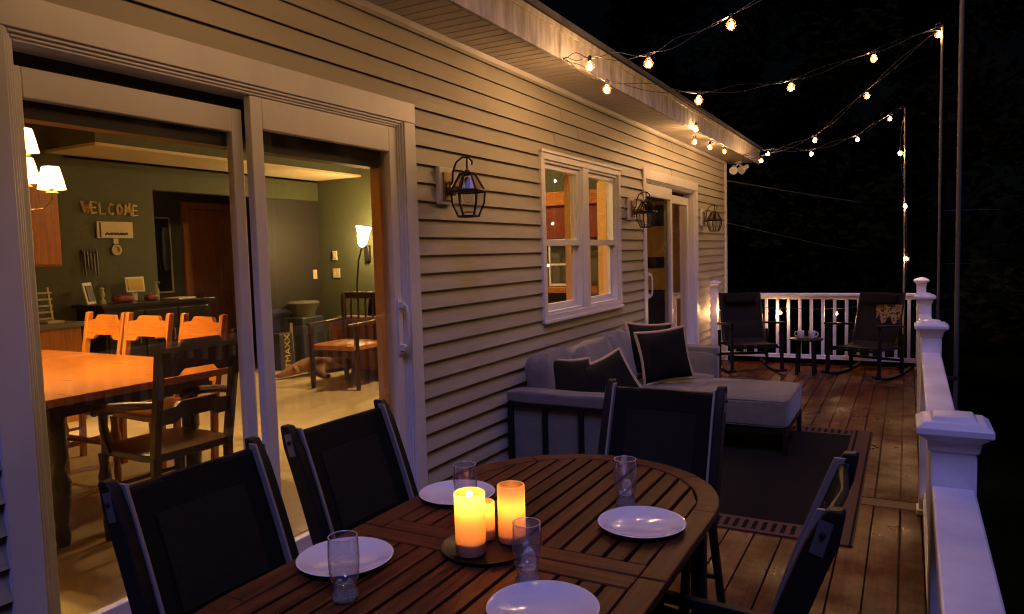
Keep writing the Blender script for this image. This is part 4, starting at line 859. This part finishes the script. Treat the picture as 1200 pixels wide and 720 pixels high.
# ------------------------------------------------------------------ patio chairs
def patio_chair(label):
    t = local(thing('patio_chair', label, 'chair', group='black sling patio chairs around the slatted table'))
    X = .245
    def back(u, off=0): # u: 0 at seat, 1 top ; returns y,z along the reclined back with a slight curve
        return (-.19 - .165*u - .03*u*u + off, .42 + .555*u)
    for s in (-1, 1):
        b = MB(); pr = []
        for i in range(9):
            u = i/8; y, z = back(u); w = .036 if i < 8 else .022; pr.append((y, z, w))
        f_ = [(y+.026 if i < 8 else y+.014, z) for i, (y, z, w) in enumerate(pr)]; r_ = [(y-.048 if i < 8 else y-.034, z+(.006 if i == 8 else 0)) for i, (y, z, w) in enumerate(pr)]
        f_.append((f_[-1][0]-.008, f_[-1][1]+.012)); r_.append((r_[-1][0]+.006, r_[-1][1]+.008))
        x0, x1 = sorted((s*(X-.004), s*(X+.034)))
        b.prism(f_ + r_[::-1], 'x', x0, x1); b.build('back_post', M['black'], t, .005)
        b = MB(); x0, x1 = sorted((s*(X-.015), s*(X-.005)))
        ff = [(back(i/8, .032)) for i in range(9)]; rr_ = [back(i/8, .0) for i in range(9)]
        b.prism(ff + rr_[::-1], 'x', x0, x1); b.build('edge_strip', M['strip'], t, .002)
        for xx in (s*(X+.0355), s*(X-.006)):
            b = MB(); y, z = back(.90); b.obox((xx, y-.004, z), (.003, .032, .085), (R(16), 0, 0)); br = b.build('bracket', M['plate'], t); b = MB(); y, z = back(.915); b.ball((xx+s*(.002 if abs(xx) > X else -.002), y-.004, z), .008, 8, 6); b.build('bolt', M['black'], br)
        b = MB(); b.beam((s*(X+.016), .25, 0), (s*(X+.016), .19, .44), .03, .034, (0,1,0)); b.build('leg', M['black'], t, .004)
        b = MB(); b.beam((s*(X+.016), -.36, 0), (s*(X+.016), -.19, .44), .03, .034, (0,1,0)); b.build('leg', M['black'], t, .004)
    b = MB()
    for s in (-1, 1): b.beam((s*(X-.004), -.22, .425), (s*(X-.004), .24, .445), .03, .036)
    b.beam((-X, .235, .43), (X, .235, .43), .03, .03); b.beam((-X, -.215, .43), (X, -.215, .43), .03, .03); b.build('seat_frame', M['black'], t, .003); b = MB(); b.beam((-X-.005, -.29, .16), (X+.005, -.29, .16), .02, .02); b.build('stretcher', M['black'], t, .003)
    def sheet(u0, u1, x, off, th):
        m = MB(); n = 10; k = 8; F_, B_ = [], []
        for i in range(n+1):
            u = u0+(u1-u0)*i/n; rowf, rowb = [], []
            for j in range(k+1):
                xx = -x+2*x*j/k; sag = -.014*(1-(xx/X)**2); y, z = back(u); rowf.append(m._v((xx, y+.012+sag+off, z))); rowb.append(m._v((xx, y+.012+sag+off-th, z)))
            F_.append(rowf); B_.append(rowb)
        for i in range(n):
            for j in range(k): m.face([F_[i][j], F_[i][j+1], F_[i+1][j+1], F_[i+1][j]]); m.face([B_[i][j], B_[i+1][j], B_[i+1][j+1], B_[i][j+1]])
        for i in range(n): m.face([F_[i][0], F_[i+1][0], B_[i+1][0], B_[i][0]]); m.face([F_[i][k], B_[i][k], B_[i+1][k], F_[i+1][k]])
        for j in range(k): m.face([F_[0][j], B_[0][j], B_[0][j+1], F_[0][j+1]]); m.face([F_[n][j], F_[n][j+1], B_[n][j+1], B_[n][j]])
        return m
    sg = sheet(.02, .965, X-.017, 0, .008).build('sling', M['sling'], t)
    sheet(.30, .80, X-.085, .004, .014).build('sling_panel', M['slingp'], sg)  # lighter panel paints the room light showing through the mesh
    m = MB(); m.tube([(-X+.02, back(.95)[0]-.004, back(.95)[1]), (0, back(.95)[0]-.02, back(.95)[1]-.004), (X-.02, back(.95)[0]-.004, back(.95)[1])], .014, 8); m.build('top_bar', M['black'], t)
    m = MB(); n = 8
    for i in range(n):
        a, c = i/n, (i+1)/n; za, zc = .43-.025*math.sin(a*math.pi), .43-.025*math.sin(c*math.pi)
        m.hexa([(-X+.02,-.2+.43*a,za-.008),(X-.02,-.2+.43*a,za-.008),(X-.02,-.2+.43*c,zc-.008),(-X+.02,-.2+.43*c,zc-.008),(-X+.02,-.2+.43*a,za),(X-.02,-.2+.43*a,za),(X-.02,-.2+.43*c,zc),(-X+.02,-.2+.43*c,zc)])
    m.build('seat', M['sling'], t)
    return t
pc = patio_chair('black sling patio chair nearest the camera, in front of the dining room door')
pc.location = (.855, 1.485, 0); pc.rotation_euler = (0, 0, R(-90))
dup(pc, (.84, 2.18, 0), R(-91.5), 'black sling patio chair beside the narrow glass panel and door handle side')
dup(pc, (1.47, 2.845, 0), R(180-1), 'black sling patio chair at the far end of the table in front of the sofa')
dup(pc, (1.915, 2.06, 0), R(90), 'black sling patio chair on the railing side, seen edge on from above')

# ------------------------------------------------------------------ rug
def rugmat():
    m, nt, out = newmat('woven_rug'); b = N(nt, 'ShaderNodeBsdfPrincipled'); b.inputs['Roughness'].default_value = .95
    tc = N(nt, 'ShaderNodeTexCoord'); sp = N(nt, 'ShaderNodeSeparateXYZ'); L(nt, tc.outputs['Object'], sp.inputs[0])
    def mth(op, a, bb=None):
        n = N(nt, 'ShaderNodeMath', operation=op)
        for i, v in enumerate((a, bb)):
            if v is None: continue
            if isinstance(v, (int, float)): n.inputs[i].default_value = v
            else: L(nt, v, n.inputs[i])
        return n.outputs[0]
    ax = mth('ABSOLUTE', sp.outputs[0]); ay = mth('ABSOLUTE', sp.outputs[1]); HX, HY = .95, 1.325
    side = mth('GREATER_THAN', ax, HX-.155); endb = mth('GREATER_THAN', ay, HY-.20); brd = mth('MAXIMUM', side, endb)
    strp = mth('GREATER_THAN', mth('PINGPONG', mth('ADD', sp.outputs[0], 5), .026), .0135)
    ins = mth('MULTIPLY', mth('LESS_THAN', ay, HY-.03), mth('LESS_THAN', ax, HX-.155)); ins2 = mth('MULTIPLY', mth('GREATER_THAN', ay, HY-.165), ins)
    dark = mth('MULTIPLY', strp, ins2)
    ln = mth('MULTIPLY', mth('GREATER_THAN', ax, HX-.13), mth('LESS_THAN', ax, HX-.112)); ln2 = mth('MULTIPLY', mth('GREATER_THAN', ax, HX-.02), mth('LESS_THAN', ax, HX-.008))
    dk = mth('MINIMUM', mth('ADD', mth('ADD', dark, ln), ln2), 1)
    br = mth('MULTIPLY', brd, mth('SUBTRACT', 1, dk))
    nz = N(nt, 'ShaderNodeTexNoise'); nz.inputs['Scale'].default_value = 120; L(nt, tc.outputs['Object'], nz.inputs['Vector'])
    mx = N(nt, 'ShaderNodeMix', data_type='RGBA'); L(nt, br, mx.inputs[0]); mx.inputs[6].default_value = (.011,.0095,.009,1); mx.inputs[7].default_value = (.10,.058,.038,1); b.inputs['Specular IOR Level'].default_value = .05
    m2 = N(nt, 'ShaderNodeMix', data_type='RGBA', blend_type='MULTIPLY'); m2.inputs[0].default_value = .5; L(nt, mx.outputs[2], m2.inputs[6]); L(nt, nz.outputs['Color'], m2.inputs[7])
    L(nt, mx.outputs[2], b.inputs['Base Color']); bp = N(nt, 'ShaderNodeBump'); bp.inputs['Strength'].default_value = .5; bp.inputs['Distance'].default_value = .003; L(nt, nz.outputs['Fac'], bp.inputs['Height']); L(nt, bp.outputs[0], b.inputs['Normal'])
    L(nt, b.outputs[0], out.inputs['Surface']); return m
b = MB(); b.box(2.215-1.9, 2.215, 4.12, 6.77, .001, .010); single(b, 'outdoor_rug', rugmat(), 'dark outdoor rug with brown striped border under the sofa', 'rug', (2.215-.95, 4.12+1.325, 0), bevel=.002)

# ------------------------------------------------------------------ sofa, ottoman, pillows
t = thing('outdoor_sofa', 'grey cushioned outdoor sofa with black metal frame along the house wall', 'sofa', (.46, 5.6, 0))
def seam(par, c, size, e, z=.9, r=.0045):
    a = [k/2 for k in size]; n = 10; sq = [(2*i/n-1, -1) for i in range(n)] + [(1, 2*i/n-1) for i in range(n)] + [(1-2*i/n, 1) for i in range(n)] + [(-1, 1-2*i/n) for i in range(n)]
    pts = []
    for x, y in sq:
        q = (abs(x)**e+abs(y)**e+z**e)**(1/e); pts.append((c[0]+x/q*a[0]*1.002, c[1]+y/q*a[1]*1.002, c[2]+z/q*a[2]*1.002))
    b = MB(); b.tube(pts, r, 6, True); b.build('seam', M['fabric'], par)
def arm(y, sgn):
    b = MB()
    for x in (.085, .345, .605, .865): b.box(x-.016, x+.016, y-.016, y+.016, .0 if x in (.085, .865) else .13, .575)
    b.box(.069, .881, y-.015, y+.015, .576, .60); b.box(.102, .848, y-.015, y+.015, .10, .129); b.build('arm_frame', M['black'], t, .003)
    b = MB(); b.box(.10, .85, y+sgn*.018 if sgn > 0 else y-.05, y+.05 if sgn > 0 else y-.018, .132, .574); b.build('arm_panel', M['fabric'], t, .008)
arm(4.28, 1); arm(7.0, -1)
for y, sgn in ((4.345, 1), (6.925, -1)): b = MB(); b.cushion((.475, y, .632), (.84, .16, .085), 9, n=10, wob=.004, seed=int(y)); b.build('arm_cushion', M['fabric'], t)
b = MB(); b.cushion((.475, 6.90, .43), (.84, .13, .40), 9, n=10, wob=.004); b.build('arm_cushion', M['fabric'], t)
b = MB(); b.cushion((.475, 4.385, .40), (.80, .11, .38), 9, n=10, wob=.004); b.build('arm_cushion', M['fabric'], t)
b = MB(); b.box(.07, .10, 4.297, 6.983, .50, .60); b.box(.07, .88, 4.297, 4.33, .15, .20); b.box(.85, .88, 4.33, 6.95, .15, .20); b.box(.07, .88, 6.95, 6.983, .15, .20); b.box(.07, .10, 4.33, 6.95, .15, .20)
for k in range(6): b.box(.10, .85, 4.6+k*.42, 4.66+k*.42, .16, .19)
b.build('frame', M['black'], t, .003)
for y0, y1 in ((4.45, 5.65), (5.66, 6.84)): b = MB(); b.cushion((.50, (y0+y1)/2, .315), (.80, y1-y0, .23), 12, n=12, puff=.06, wob=.004, seed=int(y0*10)); seam(b.build('seat_cushion', M['fabric'], t), (.50, (y0+y1)/2, .315), (.80, y1-y0, .23), 12)
for y0, y1, a, dx in ((4.46, 4.98, 12, 0), (4.90, 5.66, 17, .07), (5.62, 6.22, 13, .02), (6.2, 6.84, 12, 0)):
    b = MB(); b.cushion((.21+dx, (y0+y1)/2, .645), (.20, y1-y0, .50), 6, (0, R(-a), R(2)), n=12, wob=.012, seed=int(y0*7)); b.build('back_cushion', M['fabric'], t)
t = thing('ottoman', 'large grey cushioned ottoman on black legs in front of the sofa', 'ottoman', (1.28, 6.17, 0))
b = MB(); b.cushion((1.285, 6.165, .325), (.78, .90, .215), 14, n=14, puff=.05, wob=.003); oc = b.build('cushion', M['fabric'], t)
for z in (.93, -.93): seam(oc, (1.285, 6.165, .325 if z > 0 else .325), (.78, .90, .215 if z > 0 else -.215), 14, .93)
b = MB(); b.box(.905, 1.665, 5.735, 5.765, .175, .215); b.box(.905, 1.665, 6.565, 6.595, .175, .215); b.box(.905, .935, 5.765, 6.565, .175, .215); b.box(1.635, 1.665, 5.765, 6.565, .175, .215); b.build('frame', M['black'], t, .003)
for x in (.92, 1.65):
    for y in (5.75, 6.58): b = MB(); b.box(x-.018, x+.018, y-.018, y+.018, .01, .1745); b.build('leg', M['black'], t, .003)
def pillow(c, s, rot, lab, seed=0):
    t = thing('throw_pillow', lab, 'pillow', c, 'black pillows with beige piping on the sofa'); E_ = Euler(rot).to_matrix(); c = Vector(c); rg = random.Random(seed); n = 14
    b = MB(); h = s/2
    def edge(u, v): # pulled-in edges, pointed corners
        k = 1-.10*(1-v*v) if abs(u) == 1 else 1; return k
    def P(u, v, sg):
        x = u*h*(1-.09*(1-v*v)*abs(u)**3); z = v*h*(1-.09*(1-u*u)*abs(v)**3); th = .085*((1-abs(u)**2.6)*(1-abs(v)**2.6))**.5
        th *= 1+.12*math.sin(5*u+seed)*math.cos(4*v+seed); bend = .03*(u*u-.5)*math.sin(seed+1)
        return c + E_ @ Vector((x, sg*th + bend, z))
    G = {}
    for sg in (1, -1):
        for i in range(n+1):
            for j in range(n+1):
                u, v = 2*i/n-1, 2*j/n-1; ed_ = i in (0, n) or j in (0, n)
                if ed_ and sg == -1: G[(i,j,-1)] = G[(i,j,1)]
                else: G[(i,j,sg)] = b._v(P(u, v, sg))
        for i in range(n):
            for j in range(n):
                q = [G[(i,j,sg)], G[(i+1,j,sg)], G[(i+1,j+1,sg)], G[(i,j+1,sg)]]; b.face(q if sg < 0 else q[::-1])
    body = b.build('pillow_body', M['pillow'], t)
    b = MB(); loop = [(2*i/n-1, -1) for i in range(n)] + [(1, 2*i/n-1) for i in range(n)] + [(1-2*i/n, 1) for i in range(n)] + [(-1, 1-2*i/n) for i in range(n)]
    b.tube([c + (P(u, v, 0)-c)*1.01 for u, v in loop], .0145, 8, True); b.build('piping', M['piping'], body)
pillow((.60, 6.17, .675), .46, (R(-14), R(-5), R(40)), 'black pillow with beige piping standing at the front of the pair by the ottoman', 1)
pillow((.42, 6.36, .70), .47, (R(-16), R(4), R(48)), 'black pillow with beige piping tucked behind another by the ottoman', 2)
pillow((.36, 4.70, .64), .43, (R(-24), R(8), R(66)), 'black pillow with beige piping slumped at the near end of the sofa against the back', 3)
pillow((.56, 4.90, .63), .43, (R(-34), R(-16), R(50)), 'black pillow with beige piping tilted in front of the slumped one by the near arm', 4)

# ------------------------------------------------------------------ rocking chairs, side table, mugs, throw
def rocker(label):
    t = local(thing('rocking_chair', label, 'rocking chair', group='black rocking chairs at the far railing'))
    X = .31
    for s in (-1, 1):
        b = MB(); n = 12; pts = []
        for i in range(n+1):
            v = -.42 + .92*i/n; z = .016 + .30*(v-.02)**2; pts.append((s*X, -v, z))
        for a, c in zip(pts, pts[1:]): b.beam(a, c, .036, .03)
        b.build('rocker', M['black'], t)
        b = MB(); b.beam((s*X, .30, .05), (s*X, .27, .64), .034, .045, (0,1,0)); b.ball((s*(X+.018), .272, .60), .014, 8, 6); b.build('leg', M['black'], t, .003)
        b = MB(); b.beam((s*X, -.26, .05), (s*X, -.28, .52), .034, .045, (0,1,0)); b.build('leg', M['black'], t, .003)
        b = MB(); b.beam((s*X, .34, .655), (s*X, -.30, .60), .055, .026); b.build('armrest', M['black'], t, .006)
        b = MB(); b.tube([(s*.265, .25, .36), (s*.265, -.18, .34), (s*.265, -.24, .40), (s*.262, -.42, 1.0)], .016, 8); b.build('side_tube', M['black'], t)
    b = MB(); b.beam((-X, .26, .345), (X, .26, .345), .03, .03); b.beam((-X, -.26, .20), (X, -.26, .20), .03, .03); b.beam((-X, -.22, .345), (X, -.22, .345), .026, .03); b.build('crossbar', M['black'], t)
    m = MB(); pr = [(.26, .372), (.05, .352), (-.16, .352), (-.23, .40), (-.30, .62), (-.40, .95), (-.415, .99)]
    for (a, c) in zip(pr, pr[1:]): m.hexa([(-.25,a[0],a[1]-.006),(.25,a[0],a[1]-.006),(.25,c[0],c[1]-.006),(-.25,c[0],c[1]-.006),(-.25,a[0],a[1]+.006),(.25,a[0],a[1]+.006),(.25,c[0],c[1]+.006),(-.25,c[0],c[1]+.006)])
    m.build('sling', M['slingp'], t)
    m = MB(); m.cushion((0, -.355, .925), (.43, .08, .14), 5, (R(17), 0, 0), n=8); m.build('head_pillow', M['pillow'], t)
    return t
rk = rocker('black rocking chair beside the house wall at the far railing'); rk.location = (.68, 9.62, 0); rk.rotation_euler = (0, 0, R(180+28))
dup(rk, (2.02, 9.66, 0), R(180-24), 'black rocking chair in the railing corner with a leopard throw')
t = thing('side_table', 'small round black side table between the rocking chairs', 'table', (1.36, 9.62, 0))
b = MB(); b.lathe([(0,.428),(.19,.428),(.20,.436),(.20,.446),(.19,.452),(0,.452)], (1.36, 9.62, 0), 32); b.build('tabletop', M['black'], t)
for k in range(4): a = R(45+90*k); b = MB(); b.beam((1.36+.14*math.cos(a), 9.62+.14*math.sin(a), 0), (1.36+.12*math.cos(a), 9.62+.12*math.sin(a), .428), .035, .035, (0,1,0)); b.build('leg', M['black'], t, .003)
b = MB(); b.beam((1.26,9.52,.12), (1.46,9.72,.12), .018, .018); b.beam((1.26,9.72,.12), (1.46,9.52,.12), .018, .016); b.build('stretcher', M['black'], t)
for x, y, s, lab in ((1.30, 9.60, -1, 'white mug with its handle towards the wall on the side table'), (1.43, 9.60, 1, 'white mug with its handle towards the railing on the side table')):
    p = Vector((x, y, .452)); t = thing('mug', lab, 'mug', p)
    b = MB(); b.lathe([(0,.001),(.036,.001),(.040,.006),(.041,.095),(.0375,.095),(.0365,.01),(0,.008)], p, 24); b.build('cup', M['china'], t, ang=50)
    b = MB(); b.tube([p+Vector((s*q, -.0, z)) for q, z in ((.039,.078),(.06,.08),(.072,.06),(.068,.035),(.039,.022))], .0055, 6); b.build('handle', M['china'], t)
def leopard():
    m, nt, out = newmat('leopard_cloth'); b = N(nt, 'ShaderNodeBsdfPrincipled'); b.inputs['Roughness'].default_value = .9; tc = N(nt, 'ShaderNodeTexCoord')
    v = N(nt, 'ShaderNodeTexVoronoi'); v.inputs['Scale'].default_value = 34; L(nt, tc.outputs['Object'], v.inputs['Vector']); c = N(nt, 'ShaderNodeValToRGB'); e = c.color_ramp.elements; e[0].position = .34; e[0].color = (.010,.007,.004,1); e[1].position = .46; e[1].color = (.25,.15,.055,1)
    L(nt, v.outputs['Distance'], c.inputs[0]); L(nt, c.outputs[0], b.inputs['Base Color']); L(nt, b.outputs[0], out.inputs['Surface']); return m
b = MB(); Ez = Matrix.Rotation(R(180-24), 3, 'Z'); o = Vector((2.02, 9.66, 0))
m_ = b; G = []
for j in range(9):
    row = []
    for i in range(11):
        u = -.27+.30*i/10; z = .86-.24*j/8*(.6+.4*math.sin(i*.7)**2); y = -.34-.095*(z-.62)/.38 + .05 + .012*math.sin(i*1.3+j*.6)
        row.append((o + Ez @ Vector((u, y, z)), o + Ez @ Vector((u, y-.012, z))))
    G.append(row)
F_ = [[b._v(q[0]) for q in r] for r in G]; B_ = [[b._v(q[1]) for q in r] for r in G]
for j in range(8):
    for i in range(10): b.face([F_[j][i], F_[j][i+1], F_[j+1][i+1], F_[j+1][i]]); b.face([B_[j][i], B_[j+1][i], B_[j+1][i+1], B_[j][i+1]])
for j in range(8): b.face([F_[j][0], F_[j+1][0], B_[j+1][0], B_[j][0]]); b.face([F_[j][10], B_[j][10], B_[j+1][10], F_[j+1][10]])
for i in range(10): b.face([F_[0][i], B_[0][i], B_[0][i+1], F_[0][i+1]]); b.face([F_[8][i], F_[8][i+1], B_[8][i+1], B_[8][i]])
single(b, 'throw_blanket', leopard(), 'leopard print throw hung over the back of the corner rocking chair', 'throw', (2.1, 9.9, .75))

# ------------------------------------------------------------------ trees beyond the railing
def crown_mesh(seed, h, r, nleaf, lsz):
    rg = random.Random(seed); vs, fs = [], []
    cl = []
    for _ in range(26):
        a = rg.uniform(0, 6.28); z = rg.uniform(.05, 1); rad = r*(.35+.75*math.sin(math.pi*min(1, z*.85+.12)))*rg.uniform(.35, 1.0)
        cl.append((Vector((math.cos(a)*rad, math.sin(a)*rad, z*h)), rg.uniform(.35, .75)*r*.5))
    for _ in range(nleaf):
        c, cr_ = rg.choice(cl); d = Vector((rg.gauss(0,1), rg.gauss(0,1), rg.gauss(0,.7))); d.normalize(); p = c + d*cr_*(rg.random()**.4)
        a = Vector((rg.gauss(0,1), rg.gauss(0,1), rg.gauss(0,.6))).normalized(); bb = a.orthogonal().normalized(); s = lsz*rg.uniform(.6, 1.4); k = len(vs)
        vs += [p-a*s, p+bb*s*.45+a*.1*s, p+a*s, p-bb*s*.45+a*.1*s]; fs.append((k, k+1, k+2, k+3))
    me = bpy.data.meshes.new('crown'); me.from_pydata(vs, [], fs); return me
tr_rg = random.Random(5)
CM = [crown_mesh(11+i, 7.5, 2.6, 7000, .13) for i in range(3)]
for i, me in enumerate(CM): me.materials.append(M['leaf'] if i != 1 else M['leafb'])
def tree(x, y, sc_, k, lab):
    t = thing('tree', lab, 'tree', (x, y, -1.6), 'dark trees around the deck')
    b = MB(); b.tube([(x, y, -1.6), (x+.1*sc_, y, 1.0*sc_-1.6), (x-.05, y+.1, 3*sc_-1.6), (x, y, 7*sc_-1.6)], [.2*sc_, .16*sc_, .12*sc_, .03*sc_], 10)
    for j in range(5):
        a = tr_rg.uniform(0, 6.28); z = (2+j*.8)*sc_-1.6; b.tube([(x, y, z), (x+math.cos(a)*.8*sc_, y+math.sin(a)*.8*sc_, z+.6*sc_), (x+math.cos(a)*1.6*sc_, y+math.sin(a)*1.6*sc_, z+.9*sc_)], [.06*sc_, .04*sc_, .015*sc_], 6)
    b.build('trunk', M['bark'], t)
    o = bpy.data.objects.new('crown', CM[k]); COL.objects.link(o); o.parent = t; o.location = (0, 0, 1.6*sc_); o.scale = (sc_,)*3; o.rotation_euler = (0, 0, tr_rg.uniform(0, 6.28))
TREES = [(6.6, 8.5, .95, 0, 'leafy tree close to the railing beyond the tallest pole'), (5.6, 14.5, 1.0, 1, 'tree right behind the thin pole and the end railing'), (1.0, 17.5, 1.15, 2, 'tree behind the end railing near the house corner'), (9.5, 14, 1.2, 2, 'taller tree standing behind the two poles'), (3.4, 22, 1.35, 0, 'large tree rising above the string lights'), (-3.5, 21, 1.25, 1, 'tree half hidden behind the house corner'), (8, 4.5, .9, 1, 'tree at the picture edge beyond the near railing post'), (12, 22, 1.5, 0, 'broad tree far beyond the slim pole')]
for a in TREES: tree(*a)
# the far wood: one uncountable mass
rg = random.Random(9); vs, fs = [], []
for i in range(16000):
    an = rg.uniform(-1.1, 1.5); d_ = rg.uniform(30, 44); x = 2.45+math.sin(an)*d_; y = math.cos(an)*d_; top = 9+3*math.sin(an*9)+2*math.sin(an*23+1); z = -1.6+rg.random()**.8*top
    p = Vector((x, y, z)); a = Vector((rg.gauss(0,1), rg.gauss(0,1), rg.gauss(0,.6))).normalized(); bb = a.orthogonal().normalized(); s = rg.uniform(.25, .6); k = len(vs)
    vs += [p-a*s, p+bb*s*.5, p+a*s, p-bb*s*.5]; fs.append((k, k+1, k+2, k+3))
me = bpy.data.meshes.new('forest'); me.from_pydata(vs, [], fs); me.materials.append(M['leaf']); o = bpy.data.objects.new('forest', me); COL.objects.link(o); tag(o, kind='stuff')

# ------------------------------------------------------------------ render settings
sc.view_settings.view_transform = 'Standard'; sc.view_settings.look = 'None'; sc.view_settings.exposure = 0; sc.view_settings.gamma = 1
sc.render.engine = 'CYCLES'; cy = sc.cycles
cy.use_denoising = True; cy.filter_width = 1.15; cy.max_bounces = 10; cy.diffuse_bounces = 4; cy.glossy_bounces = 4; cy.transparent_max_bounces = 24; cy.sample_clamp_indirect = 4; cy.use_light_tree = True
cy.caustics_reflective = False; cy.caustics_refractive = False
